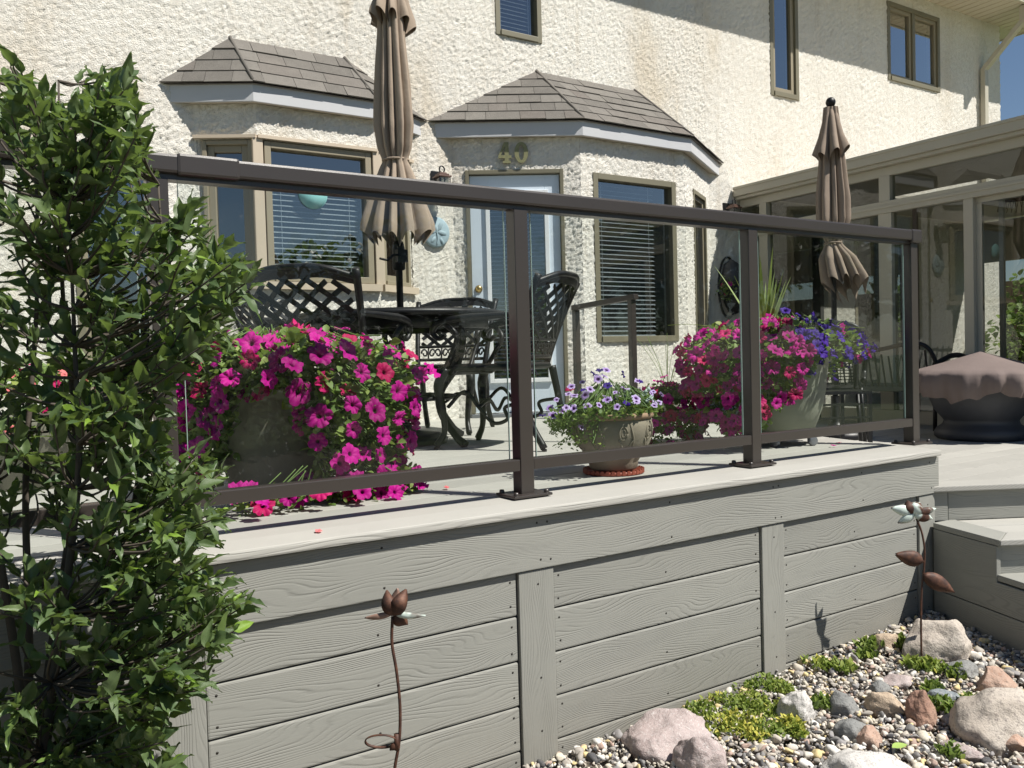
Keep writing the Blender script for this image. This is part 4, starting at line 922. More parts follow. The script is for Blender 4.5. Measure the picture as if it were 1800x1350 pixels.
# orange cloth edge by the pit
m = MB(); m.add([(0, 0, 0), (.07, -.02, 0), (.08, -.02, .10), (0.01, 0, .12), (0, .02, 0), (.07, .02, 0), (.08, .02, .10), (.01, .02, .12)], [(0, 1, 2, 3), (7, 6, 5, 4), (0, 4, 5, 1), (3, 2, 6, 7), (0, 3, 7, 4), (1, 5, 6, 2)]); Pq = atD(1797, 715, 6.3); tag(m.obj('garden_bucket', M['orange'], loc=(Pq.x, Pq.y, -.165)), 'small orange bucket behind the covered fire bowl', 'bucket')

# loveseat behind the pit and mesh chair behind the end glass
lv = empty('garden_loveseat', (5.95, 4.15, -.165), R(90+8), 'dark metal loveseat with a wavy back behind the fire bowl', 'loveseat')
m = MB(); pts = spline([(-.62, 0, .30), (-.60, .06, .55), (-.50, .10, .66), (-.2, .11, .62), (0, .11, .60), (.2, .11, .62), (.50, .10, .66), (.60, .06, .55), (.62, 0, .30)], 8); m.tube(pts, .016, 8); m.obj('back_frame', M['iron'], lv)
m = MB()
for i in range(21): x = -.55+i*.055; m.bar((x, .03, .33), (x, .10, .60+.04*math.cos(x*9)), .012, .006)
m.obj('backrest', M['iron'], lv)
m = MB(); m.box(-.6, .6, -.48, .0, .29, .34); m.obj('seat', M['charcoal'], lv, bevel=.015)
for s in (-1, 1):
    m = MB(); m.tube(spline([(s*.60, .05, .50), (s*.64, -.15, .56), (s*.64, -.40, .54), (s*.63, -.47, .40), (s*.62, -.45, .02)], 7), .020, 8); m.obj('arm', M['iron'], lv)
    m = MB(); m.tube([(s*.58, .0, .30), (s*.60, .06, .0)], .016, 8); m.obj('leg', M['iron'], lv)
mc = empty('mesh_chair', (4.62, 3.55, -.165), R(-58), 'black mesh sling chair behind the violet petunias', 'chair')
m = MB(); 
for i in range(18): z = .42+i*.02; m.bar((-.24, -.22-.004*i, z), (.24, -.22-.004*i, z), .004, .006)
for i in range(20): x = -.24+i*.0253; m.bar((x, -.22, .42), (x, -.29, .76), .004, .004)
m.obj('mesh_back', M['iron'], mc)
m = MB(); m.tube(spline([(-.25, -.21, .36), (-.26, -.26, .60), (-.24, -.29, .78), (.24, -.29, .78), (.26, -.26, .60), (.25, -.21, .36)], 7), .014, 8); m.obj('back_frame', M['iron'], mc)
m = MB(); m.box(-.25, .25, -.22, .25, .36, .39); m.obj('seat', M['iron'], mc, bevel=.01)
for s in (-1, 1):
    m = MB(); m.tube(spline([(s*.28, -.24, .60), (s*.30, 0, .62), (s*.29, .20, .58), (s*.28, .25, .48), (s*.28, .15, .42)], 7), .02, 8); m.obj('arm', M['iron'], mc)
    for y in (-.2, .22): m = MB(); m.tube([(s*.26, y, .37), (s*.28, y*1.1, 0)], .013, 8); m.obj('leg', M['iron'], mc)
ot = empty('footstool', (4.35, 3.35, -.165), R(-30), 'low black mesh footstool behind the end glass panel', 'footstool')
m = MB(); m.box(-.26, .26, -.2, .2, .36, .38)
for z in (.30, .22): m.bar((-.26, -.2, z), (.26, -.2, z), .008, .012)
m.obj('top', M['iron'], ot)
for sx in (-.25, .25):
    for sy in (-.19, .19): m = MB(); m.box(sx-.011, sx+.011, sy-.011, sy+.011, 0, .37); m.obj('leg', M['iron'], ot)

# ------------------------------------------------------------------ pots
POTL = Vector((.88, 3.00, 0)); POTR = Vector((3.34, 2.78, 0)); URN = Vector((2.085, 2.56, 0))
def vessel(name, loc, prof, mat, lab, n=56):
    t = empty(name, loc, 0, lab, 'planter'); m = MB(); m.lathe(prof, n); m.obj('pot', mat, t); return t
pl = vessel('flower_pot', POTL, [(.0001, 0), (.15, 0), (.165, .02), (.20, .18), (.222, .34), (.225, .37), (.245, .375), (.25, .385), (.25, .42), (.243, .43), (.225, .43), (.22, .40), (.0001, .39)], M['pot'], 'dark olive pot at the left, half buried under magenta petunias')
pr2 = vessel('flower_pot', POTR+Vector((0, 0, .075)), [(.0001, 0), (.145, 0), (.162, .01), (.195, .10), (.215, .20), (.226, .30), (.228, .33), (.240, .335), (.245, .345), (.245, .385), (.238, .395), (.222, .39), (.215, .37), (.0001, .36)], M['greypot'], 'grey green pot on a wheeled caddy holding magenta and violet petunias')
cd_ = empty('pot_caddy', POTR, 0, 'wheeled metal caddy on the deck under the grey green pot', 'caddy')
m = MB(); m.tube([(.15*math.cos(a), .15*math.sin(a), .060) for a in np.linspace(0, 2*math.pi, 36)], .009, 8); m.bar((-.15, 0, .064), (.15, 0, .064), .02, .014); m.bar((0, -.15, .064), (0, .15, .064), .02, .014); m.obj('ring', M['chrome'], cd_)
for a in (-150, -75, -20, 40, 120):
    c, s = math.cos(R(a)), math.sin(R(a)); m = MB(); m.lathe([(.0001, -.012), (.018, -.013), (.023, -.010), (.024, 0), (.023, .010), (.018, .013), (.0001, .012)], 16); m.obj('caster', M['chrome'], cd_, loc=(.16*c, .16*s, .024), rot=(R(90), 0, R(a+60)))
ur = empty('clay_urn', URN+Vector((0, 0, .018)), 0, 'small carved clay urn with lilac flowers behind the middle glass panel', 'planter')
m = MB(); m.lathe([(.0001, 0), (.088, 0), (.095, .006), (.098, .03), (.115, .06), (.141, .10), (.156, .14), (.158, .17), (.152, .195), (.146, .20)], 56); m.obj('bowl', M['urn'], ur)
m = MB(); m.lathe([(.146, .198), (.154, .20), (.161, .205), (.163, .213), (.159, .222), (.148, .224), (.138, .215), (.0001, .200)], 56); m.obj('rim', M['urnrim'], ur)
def on_urn(a, z, k=0):
    rr = float(np.interp(z, [.03, .06, .10, .14, .17, .195], [.098, .115, .141, .156, .158, .152]))+.001+k; return (rr*math.cos(a), rr*math.sin(a), z)
for k in range(8):
    a0 = k/8*2*math.pi-.4; m = MB()
    m.tube([on_urn(a0+.10*math.cos(q)-.02, .150+.026*math.sin(q)) for q in np.linspace(0, 6.28, 16)], .0035, 5)
    m.tube([on_urn(a0+.22+.05*math.sin(q*.8), .065+.125*q/6) for q in np.linspace(0, 6, 10)], .0035, 5); m.tube([on_urn(a0-.14+.4*q, .115-.03*math.cos((q-.5)*4)) for q in np.linspace(0, 1, 10)], .0035, 5)
    m.tube([on_urn(a0+.055*math.cos(q)-.02, .150+.014*math.sin(q)) for q in np.linspace(0, 6.28, 12)], .002, 5); m.obj('carved_scroll', M['urn'], ur)
m = MB(); m.lathe([(.0001, .0), (.115, .0), (.120, .004), (.12, .016), (.115, .016), (.112, .006), (.0001, .006)], 40)
for k in range(36): a = k/36*6.283; m.box(-.002, .002, -.006, .006, .004, .020, Matrix.Translation((.119*math.cos(a), .119*math.sin(a), 0)) @ Matrix.Rotation(a, 4, 'Z'))
tag(m.obj('pot_saucer', M['red'], loc=URN), 'ribbed red saucer on the deck under the clay urn', 'saucer')
for pt, r, z in ((pl, .22, .40), (pr2, .205, .37), (ur, .125, .21)): m = MB(); m.lathe([(.0001, z+.02), (r*.7, z+.015), (r, z)], 24); m.obj('soil', M['soil'], pt)

# small cast figure beside the petunias
cs = empty('garden_figurine', (3.10, 3.14, 0), R(-40), 'small pale stone figurine of a curled animal on the deck by the petunias', 'figurine')
V, F = [], []
bm = bmesh.new()
for c, r in (((0, 0, .035), .045), ((.03, 0, .075), .032), ((-.03, .01, .03), .035), ((.05, 0, .10), .022), ((.06, .012, .125), .009), ((.05, -.014, .125), .009), ((.03, .03, .02), .02), ((-.05, -.01, .05), .02)):
    r_ = bmesh.ops.create_icosphere(bm, subdivisions=3, radius=r, matrix=Matrix.Translation(c))
me = bpy.data.meshes.new('figure'); bm.to_mesh(me); bm.free(); me.polygons.foreach_set('use_smooth', [True]*len(me.polygons)); o = link('figure', me, cs, mat=M['stone'])
rm = o.modifiers.new('r', 'REMESH'); rm.mode = 'VOXEL'; rm.voxel_size = .005; rm.use_smooth_shade = True
tx = bpy.data.textures.new('curl', 'CLOUDS'); tx.noise_scale = .02; dm = o.modifiers.new('d', 'DISPLACE'); dm.texture = tx; dm.strength = .014

# ------------------------------------------------------------------ petunias
def petal_mesh(name, depth=.62, lobes=5, wav=.10, seed=0, rays=30):
    rnd = random.Random(seed); ph = rnd.uniform(0, 6.28); V = [(0, 0, -depth)]; F = []
    rings = [(.10, -depth*.92), (.15, -depth*.45), (.24, -.14), (.48, -.02), (.78, .03), (1.0, -.02)]
    for j, (r, z) in enumerate(rings):
        for k in range(rays):
            a = 2*math.pi*k/rays; lob = abs(math.cos(a*lobes/2))**.55; fr = (j/(len(rings)-1))**2
            rr = r*(1-.24*fr*(1-lob)); ruf = wav*fr*math.sin(a*lobes*2+ph)+wav*.7*fr*math.sin(a*3+ph*2)
            V.append((rr*math.cos(a), rr*math.sin(a), z+ruf))
    for k in range(rays): F.append((0, 1+(k+1) % rays, 1+k))
    for j in range(len(rings)-1):
        for k in range(rays):
            k2 = (k+1) % rays; F.append((1+j*rays+k, 1+j*rays+k2, 1+(j+1)*rays+k2, 1+(j+1)*rays+k))
    me = mk(name, V, F, True); return me
PM = {}
for cname in ('magenta', 'rose', 'violet', 'lilac', 'coral'):
    PM[cname] = []
    for s in range(3):
        me = petal_mesh('petunia_flower', .62, 5, (.09, .15, .2)[s], s+1, 30 if cname != 'lilac' else 20); me.materials.append(M[cname]); PM[cname].append(me)
def small_leaf(L=1.0, W=.34, fold=.12, curl=.18):
    V = []; F = []; n = 5
    for i in range(n+1):
        t = i/n; w_ = W*math.sin(math.pi*min(1, t**.8))**.85 if 0 < t < 1 else 0; z = -curl*t*t
        V += [(-w_, t*L, z+fold*w_*2), (0, t*L, z), (w_, t*L, z+fold*w_*2)]
    for i in range(n): a = i*3; F += [(a, a+1, a+4, a+3), (a+1, a+2, a+5, a+4)]
    return mk('leaf', V, F, True)
SLV = [tri(small_leaf(1, .36, .2, .2)), tri(small_leaf(1, .30, .1, .4)), tri(small_leaf(1, .42, .15, .05))]

def plant_mass(name, lab, cat, surf, nflow, colours, fsize, nleaf, lsize, leafmat, origin, seed, budsn=0, lift=.01):
    """surf(rnd) -> (point, outward normal); flowers are parts, the leaf mass one stuff part"""
    rnd = random.Random(seed); t = empty(name, origin, 0, lab, cat); o0 = Vector(origin)
    Tm = []; idx = []; tone = []
    for i in range(nleaf):
        p, n = surf(rnd, True); dirv = (n+Vector((rnd.gauss(0, .8), rnd.gauss(0, .8), rnd.gauss(.1, .7)))).normalized()
        s = lsize*rnd.uniform(.55, 1.25); q = dirv.to_track_quat('Y', 'Z'); Mx = Matrix.Translation(p-o0-n*rnd.uniform(0, .06)) @ q.to_matrix().to_4x4() @ Matrix.Rotation(rnd.uniform(-1.2, 1.2), 4, 'Y') @ Matrix.Diagonal((s, s, s, 1))
        Tm.append(np.array(Mx)); idx.append(rnd.randrange(3)); tone.append([rnd.random()])
    lo = bake('leaves', SLV, np.array(Tm), np.array(idx), np.array(tone), leafmat, t, True)
    m = MB()
    for i in range(nleaf//14):
        p, n = surf(rnd, True); q = p-o0; c = q*.55+Vector((0, 0, .1)); m.tube([c, q*.8+Vector((rnd.gauss(0, .02), rnd.gauss(0, .02), .03)), q], .0022, 4, cap=False)
    st = m.obj('stems', M['gstem'], t); st['kind'] = 'stuff'
    pts = []
    tries = 0
    while len(pts) < nflow and tries < nflow*60:
        tries += 1; p, n = surf(rnd, False)
        mind = fsize*.95 if tries < nflow*25 else fsize*.6
        if all((p-q).length > mind for q in pts):
            pts.append(p); cn = rnd.choices([c[0] for c in colours], [c[1] for c in colours])[0] if not callable(colours) else colours(p, rnd)
            d = (n+Vector((rnd.gauss(.05, .35), rnd.gauss(-.22, .35), rnd.gauss(.22, .35)))).normalized(); s = fsize/2*rnd.uniform(.68, 1.15)
            if rnd.random() < .12: sc3 = (s*.55, s*.8, s*1.2)
            else: sc3 = (s, s*rnd.uniform(.8, 1.0), s*rnd.uniform(.8, 1.2))
            o = link('petunia_flower', rnd.choice(PM[cn]), t); o.matrix_basis = frame(p-o0+n*lift, d, rnd.uniform(0, 6.28), sc3)
    return t

def trail_surface(C0, top, rim_r, mound_h, drop, bulge=.10, wmul=None, amin=-180, amax=180):
    """mound over the rim plus curtains whose length depends on the angle (degrees)"""
    def f(rnd, leaf):
        for _ in range(40):
            a = R(rnd.uniform(amin, amax)); dg = drop(math.degrees(a))
            if dg is None: dg = 0
            Ltot = mound_h*1.3+dg
            s = rnd.uniform(0, Ltot)
            if rnd.random() > (Ltot/(mound_h*1.3+max(.01, drop.mx)))+.15: continue
            b = bulge(math.degrees(a)) if callable(bulge) else bulge
            if s < mound_h*1.3:
                t = s/(mound_h*1.3); r = (rim_r+b)*math.sin(t*math.pi/2*1.0)*rnd.uniform(.92, 1.08) if not leaf else (rim_r+b)*math.sqrt(rnd.random())*1.0
                z = top+mound_h*math.sqrt(max(0, 1-(min(1, r/(rim_r+b)))**2))+rnd.gauss(0, .015); n = Vector((math.cos(a)*r/(rim_r+b), math.sin(a)*r/(rim_r+b), .35+.75*(1-r/(rim_r+b))))
            else:
                q = s-mound_h*1.3; r = rim_r+b*(1-.35*q/max(dg, .01))+rnd.gauss(0, .018); z = top-q; n = Vector((math.cos(a), math.sin(a), .05))
            if leaf: r *= rnd.uniform(.86, 1.0)
            return Vector((C0.x+r*math.cos(a), C0.y+r*math.sin(a), max(z, .02))), n.normalized()
        return Vector((C0.x, C0.y, top+mound_h)), Vector((0, 0, 1))
    return f
# angle toward the camera from the left pot
def mkdrop(keys):
    xs_ = [k[0] for k in keys]; ys_ = [k[1] for k in keys]; f = lambda a: float(np.interp((a+360) % 360, xs_, ys_)); f.mx = max(ys_); return f
# degrees: 0 = +x, 270 = toward -y; the camera sits at about 252 deg from the left pot
dl = mkdrop([(0, .40), (60, .25), (120, .15), (160, .28), (180, .34), (200, .36), (214, .24), (226, .08), (258, .05), (270, .20), (282, .42), (300, .42), (330, .42), (360, .40)])
blg = lambda a: .10+.20*max(0, math.cos(R(a+35)))
plant_mass('petunia_plant', 'large magenta petunia spilling to the deck from the left pot', 'petunia', trail_surface(POTL, .43, .235, .13, dl, blg), 205, [('magenta', .82), ('rose', .18)], .084, 6500, .040, M['pleaf'], POTL+Vector((0, 0, .42)), 21)
# flowers fallen low in front of the left pot, lying on the deck
def low_front(rnd, leaf):
    x = rnd.uniform(.62, 1.30); return Vector((x, 2.60+.10*(x-.7)+rnd.gauss(0, .035), rnd.uniform(.02, .09))), Vector((0, -.8, .5)).normalized()
plant_mass('petunia_plant', 'low strand of magenta petunias lying on the deck under the bottom rail', 'petunia', low_front, 30, [('magenta', .85), ('rose', .15)], .078, 420, .03, M['pleaf'], Vector((.95, 2.62, 0)), 5)
dr_ = mkdrop([(0, .20), (40, .15), (90, .1), (130, .20), (160, .34), (185, .42), (205, .36), (225, .24), (242, .12), (262, .05), (290, .03), (310, .05), (335, .10), (360, .20)])
def rc(p, rnd):
    a = math.degrees(math.atan2(p.y-POTR.y, p.x-POTR.x)) % 360
    lat = (p-POTR).dot(Vector((.845, -.535, 0)))
    if lat > .03 and rnd.random() < .88: return 'violet'
    if lat > -.02 and p.z > .5 and rnd.random() < .6: return 'violet'
    return 'rose' if rnd.random() < .3 else 'magenta'
brg = lambda a: .09+.22*max(0, math.cos(R(a-175)))**1.5+.10*max(0, math.cos(R(a-318)))**2
plant_mass('petunia_plant', 'magenta and violet petunias overflowing the wheeled grey green pot', 'petunia', trail_surface(POTR, .47, .215, .13, dr_, brg), 270, rc, .074, 4600, .034, M['pleaf'], POTR+Vector((0, 0, .47)), 33)
# lower left shoulder of the right mass resting on the deck
LS = Vector((2.96, 3.20, 0)); dls = mkdrop([(0, .12), (180, .16), (270, .14), (360, .12)])
plant_mass('petunia_plant', 'deep magenta petunias reaching the deck between the urn and the wheeled pot', 'petunia', trail_surface(LS, .17, .13, .13, dls, .05), 95, [('magenta', .7), ('rose', .3)], .062, 900, .03, M['pleaf'], LS, 41)
# lilac flowers in the urn
def urn_surf(rnd, leaf):
    a = rnd.uniform(0, 6.283); r = .235*math.sqrt(rnd.random()); x = r*math.cos(a)*1.08-.04; y = r*math.sin(a)*.8
    # spreads to camera-left and droops there
    lat = x*.845-y*.535
    if leaf or rnd.random() < .5:
        h = .235+.085*max(0, 1-(r/.21)**2)*rnd.uniform(.3, 1.0)-.30*max(0, -lat-.13)
        if rnd.random() < .35 and lat < -.05: h = rnd.uniform(.12, .26)
    else: h = .27+.10*max(0, 1-(r/.22)**2)*rnd.uniform(.6, 1.1)-.45*max(0, -lat-.13)
    return Vector((URN.x+x, URN.y+y, h+.02)), Vector((x*2, y*2-.3, .6)).normalized()
plant_mass('calibrachoa_plant', 'small lilac and purple flowers in the carved clay urn', 'flowers', urn_surf, 60, lambda p, r: r.choices(['lilac', 'violet', 'rose'], [.70, .22, .08])[0], .038, 2600, .019, M['pleaf'], URN+Vector((0, 0, .2)), 13, lift=.02)
# dusty miller in the urn
t_ = empty('dusty_miller', URN+Vector((.06, -.03, .22)), 0, 'silvery dusty miller with lobed leaves at the right of the urn', 'plant')
rnd = random.Random(4); m = MB()
for i in range(20):
    a = rnd.uniform(0, 6.28); L = rnd.uniform(.07, .12); el = rnd.uniform(.5, 1.3); pts = [Vector((math.cos(a)*L*q*math.cos(el*(1-.3*q)), math.sin(a)*L*q*math.cos(el*(1-.3*q)), L*q*math.sin(el)*1.0)) for q in np.linspace(0, 1, 7)]
    m.tube(pts, .0022, 4)
    for q in (2, 3, 4, 5, 6):
        for s in (-1, 1):
            side = Vector((-math.sin(a), math.cos(a), .3))*s*(.026-.002*q)+(pts[-1]-pts[0]).normalized()*.014; m.tube([pts[q], pts[q]+side*.6, pts[q]+side], [.0022, .0042, .0015], 4, 1.6)
st = m.obj('leaves', M['silver'], t_); st['kind'] = 'stuff'
# spike plant in the right pot
t_ = empty('spike_plant', POTR+Vector((-.06, .04, .47)), 0, 'tall green spike grass rising from the wheeled pot behind the petunias', 'plant')
rnd = random.Random(9)
for i in range(30):
    a = rnd.uniform(0, 6.28); L = rnd.uniform(.32, .52) if i < 24 else rnd.uniform(.30, .42); sp_ = rnd.uniform(.05, .48) if i < 24 else rnd.uniform(.8, 1.15); w_ = rnd.uniform(.010, .016) if i < 24 else .004
    V = []; F = []; n = 9; cx, cy = math.cos(a), math.sin(a); sx, sy = -cy, cx
    for j in range(n+1):
        q = j/n; out_ = L*math.sin(sp_)*q*(1+.5*q*sp_); z = L*math.cos(sp_)*q-(.25*L*q*q*q if i >= 24 else .05*L*q*q*sp_); ww = w_*(1-q**2)+.0004
        V += [(cx*out_-sx*ww, cy*out_-sy*ww, z+.002), (cx*out_, cy*out_, z), (cx*out_+sx*ww, cy*out_+sy*ww, z+.002)]
    for j in range(n): b_ = j*3; F += [(b_, b_+1, b_+4, b_+3), (b_+1, b_+2, b_+5, b_+4)]
    link('leaf', mk('leaf', V, F, True), t_, mat=M['spike'])
# wispy grass behind the urn
t_ = empty('grass_tuft', (4.0, 4.3, 0), 0, 'thin wispy grass tuft standing behind the urn by the wall', 'grass'); m = MB(); rnd = random.Random(3)
for i in range(12): a = rnd.uniform(0, 6.28); m.tube(spline([(0, 0, .1), (.06*math.cos(a), .06*math.sin(a), .35), (.2*math.cos(a), .2*math.sin(a), .52+rnd.uniform(0, .1))], 5), .002, 4)
m.obj('blades', M['spike'], t_)['kind'] = 'stuff'
m = MB(); m.lathe([(.0001, 0), (.10, 0), (.13, .2), (.12, .2), (.0001, .18)], 20); m.obj('pot', M['pot'], t_)
# pink flowers glimpsed behind the shrub
PB = Vector((.15, 3.85, 0)); dpb = mkdrop([(0, .1), (360, .1)])
vessel('flower_pot', PB, [(.0001, 0), (.13, 0), (.17, .25), (.175, .30), (.16, .30), (.0001, .28)], M['pot'], 'dark pot of coral flowers glimpsed behind the shrub')
plant_mass('coral_flowers', 'coral pink flowers glimpsed through the shrub', 'flowers', trail_surface(PB, .32, .18, .16, dpb, .08), 40, [('coral', .7), ('rose', .3)], .06, 500, .035, M['pleaf'], PB+Vector((0, 0, .3)), 77)
# basket flowers on the wall planter
P = atY(1285, 510, HY-.15)
plant_mass('basket_flowers', 'pink flowers in the black wall planter', 'flowers', lambda rnd, leaf: (Vector((P.x+rnd.gauss(0, .06), HY-.13+rnd.gauss(0, .03), P.z+rnd.gauss(.02, .05))), Vector((0, -1, .3)).normalized()), 9, [('rose', .6), ('magenta', .4)], .05, 160, .035, M['pleaf'], Vector((P.x, HY-.13, P.z)), 78)
# fallen petals on the deck
rnd = random.Random(6)
for i, (px, py, cn) in enumerate(((1465, 784, 'magenta'), (1475, 779, 'rose'), (785, 858, 'coral'), (560, 935, 'coral'))):
    P = atZ(px, py, .006); o = link('fallen_petal', PM[cn][i % 3], mat=None); o.location = (P.x, P.y, .010); o.scale = (.016, .010, .006); o.rotation_euler = (rnd.uniform(-.2, .2), .1, rnd.uniform(0, 6))
    tag(o, ('magenta petal fallen on the deck below the end glass panel', 'rose petal beside a magenta one on the deck below the end glass', 'dry petal on the deck right of the trailing petunias', 'dry curled petal on the pale nosing board below the petunias')[i], 'petal')

# ------------------------------------------------------------------ rocks, gravel, ground plants
def rock(name, loc, size, seed, mat, lab, ang=.5, rz=0, flatb=True, cuts=6):
    rnd = random.Random(seed); bm = bmesh.new(); bmesh.ops.create_icosphere(bm, subdivisions=5 if max(size) > .12 else 4, radius=1)
    pl_ = [(Vector((rnd.gauss(0, 1), rnd.gauss(0, 1), rnd.gauss(.2, 1))).normalized(), rnd.uniform(.62, .92)) for _ in range(cuts)]; off3 = Vector((seed*3.1, seed*1.7, 0))
    for v in bm.verts:
        p = v.co.copy()
        for n, d in pl_:
            e = p.dot(n)-d
            if e > 0: p -= n*e*ang
        p *= 1+.20*mnoise.noise(p*1.2+off3)+.09*mnoise.noise(p*2.8+off3)-.05*abs(mnoise.noise(p*5+off3))+.022*mnoise.noise(p*11+off3)
        v.co = Vector((p.x*size[0]/2, p.y*size[1]/2, p.z*size[2]/2))
    me = bpy.data.meshes.new(name); bm.to_mesh(me); bm.free(); me.polygons.foreach_set('use_smooth', [True]*len(me.polygons))
    o = link(name, me, None, loc, (rnd.uniform(-.15, .15), rnd.uniform(-.15, .15), rz), mat); tag(o, lab, 'rock'); return o
MR = {'beige': m_rock('beige_granite', (.36, .31, .26), (.52, .47, .41), (.20, .17, .16)), 'pinkg': m_rock('pink_granite', (.33, .26, .245), (.44, .375, .36), (.54, .50, .48), 40), 'grey': m_rock('grey_stone', (.17, .175, .17), (.27, .27, .26), (.12, .12, .12)),
      'red': m_rock('red_brown_stone', (.28, .15, .11), (.36, .24, .18), (.15, .09, .07)), 'tan': m_rock('tan_stone', (.40, .31, .22), (.47, .38, .29), (.3, .23, .17)), 'white': m_rock('pale_granite', (.50, .48, .45), (.60, .58, .55), (.30, .28, .27), 34),
      'blue': m_rock('blue_grey_stone', (.17, .20, .22), (.27, .29, .30), (.38, .38, .36)), 'orange': m_rock('orange_stone', (.38, .25, .19), (.45, .33, .26), (.35, .2, .14))}
# (px, py of the rock's foot centre, width m, depth m, height m, colour, yaw, label)
RK = [(1640, 1142, .34, .26, .20, 'beige', .3, 'large two humped beige boulder behind the patina metal flower'),
 (1557, 1132, .12, .10, .085, 'tan', .2, 'smooth tan oval stone left of the large boulder'),
 (1690, 1180, .14, .12, .06, 'grey', .4, 'flat dark grey stone at the foot of the large boulder'),
 (1752, 1205, .17, .11, .09, 'orange', -.3, 'pinkish wedge stone by the step wall'),
 (1760, 1285, .34, .26, .17, 'beige', .1, 'broad sloping beige boulder at the right edge'),
 (1620, 1262, .115, .10, .125, 'red', .8, 'angular red brown stone standing on edge'),
 (1556, 1246, .155, .08, .085, 'tan', -.45, 'long tan stone left of the red brown one'),
 (1484, 1246, .11, .09, .09, 'grey', .2, 'rounded dark grey stone left of the long tan stone'),
 (1496, 1288, .12, .10, .075, 'grey', .5, 'speckled grey stone behind the small pink one'),
 (1526, 1300, .105, .085, .07, 'orange', .1, 'small blocky pink stone in front of the speckled grey one'),
 (1397, 1256, .135, .12, .125, 'white', .1, 'pale speckled round stone beside the sedum'),
 (1172, 1305, .31, .22, .14, 'pinkg', .3, 'large pink lavender granite stone near the skirting boards'),
 (1232, 1345, .19, .15, .14, 'pinkg', -.3, 'rounded mauve granite stone in front of the larger pink one'),
 (1522, 1372, .27, .20, .12, 'white', .0, 'white flat topped stone cut by the bottom edge'),
 (1700, 1272, .15, .09, .055, 'blue', -.5, 'blue grey flat stone beside the broad boulder'),
 (1660, 1228, .12, .08, .05, 'blue', -.5, 'pale blue slab stone above the red brown stone'),
 (1690, 1325, .15, .09, .05, 'pinkg', -.7, 'pale pink flat stone low in the right gravel'),
 (1785, 1308, .12, .08, .05, 'orange', -.4, 'orange stone in front of the broad boulder'),
 (1578, 1198, .13, .10, .045, 'pinkg', .1, 'low pinkish stone in the middle of the gravel'),
 (1545, 1212, .10, .07, .05, 'grey', .6, 'small grey stone above the long tan stone')]
RP = []
for i, (px, py, a, b, c, mn, rz, lab) in enumerate(RK):
    P = atZ(px, py, -.77); z = gz(P.x, P.y); P = atZ(px, py, z+.005); rz_ = rz-YAW
    big = a > .25
    rock('rock', (P.x, P.y, z+c*.10), (a*.92, b*.92, c*1.28), 11+i*7, MR[mn], lab, 1.0 if mn in ('red', 'orange', 'blue') else .9, rz_, cuts=9 if mn in ('red', 'orange', 'blue') else 7); RP.append((P.x, P.y, max(a, b)/2))
# gravel: pebbles joined into one mass
def ico(sub, seed, f=(1, 1, 1)):
    bm = bmesh.new(); bmesh.ops.create_icosphere(bm, subdivisions=sub, radius=1); rnd = random.Random(seed); pl_ = [(Vector((rnd.gauss(0, 1), rnd.gauss(0, 1), rnd.gauss(0, 1))).normalized(), rnd.uniform(.45, .8)) for _ in range(8)]
    for v in bm.verts:
        p = v.co.copy()
        for n, d in pl_:
            e = p.dot(n)-d
            if e > 0: p -= n*e
        v.co = Vector((p.x*f[0], p.y*f[1], p.z*f[2]))*(1+.12*mnoise.noise(p*1.7+Vector((seed, 0, 0))))
    me = bpy.data.meshes.new('p'); bm.to_mesh(me); bm.free(); return tri(me)
base = [ico(2, s, (1, rr_, hh)) for s, rr_, hh in ((1, .8, .6), (2, .7, .55), (3, .9, .7), (4, .6, .5), (5, .75, .8), (6, .85, .45))]
N = 21000; rnd = np.random.default_rng(3); Tm = []; idx = []; tone = []
count = 0
while count < N:
    u = rnd.random(); x = rnd.uniform(.7, 3.75); y = rnd.uniform(.75, 2.125)
    d = math.hypot(x, y)
    zb = gz(x, y)
    # keep what the place shows: strip in front of the skirting, left of the step wall
    if (Vector((x, y, 0))-c0).dot(inr) > -.015: continue
    if x*.845-y*.535 < -.05*d and y < 1.6: continue
    if any((x-a)**2+(y-b)**2 < (r*.75)**2 for a, b, r in RP): continue
    s = float(np.clip(rnd.lognormal(math.log(.0088), .48), .0035, .030)); z = zb+rnd.uniform(-.012, .010)
    Mx = Matrix.Translation((x, min(y, FY+.01), z)) @ Matrix.Rotation(rnd.uniform(0, 6.28), 4, 'Z') @ Matrix.Rotation(rnd.normal(0, .45), 4, 'X') @ Matrix.Rotation(rnd.normal(0, .45), 4, 'Y') @ Matrix.Diagonal((s, s, s, 1))
    Tm.append(np.array(Mx)); idx.append(rnd.integers(0, 6)); tone.append([rnd.random()]); count += 1
tag(bake('gravel', base, np.array(Tm), np.array(idx), np.array(tone), M['pebble'], None, False), 'mixed river pebbles covering the bed below the deck', 'gravel')

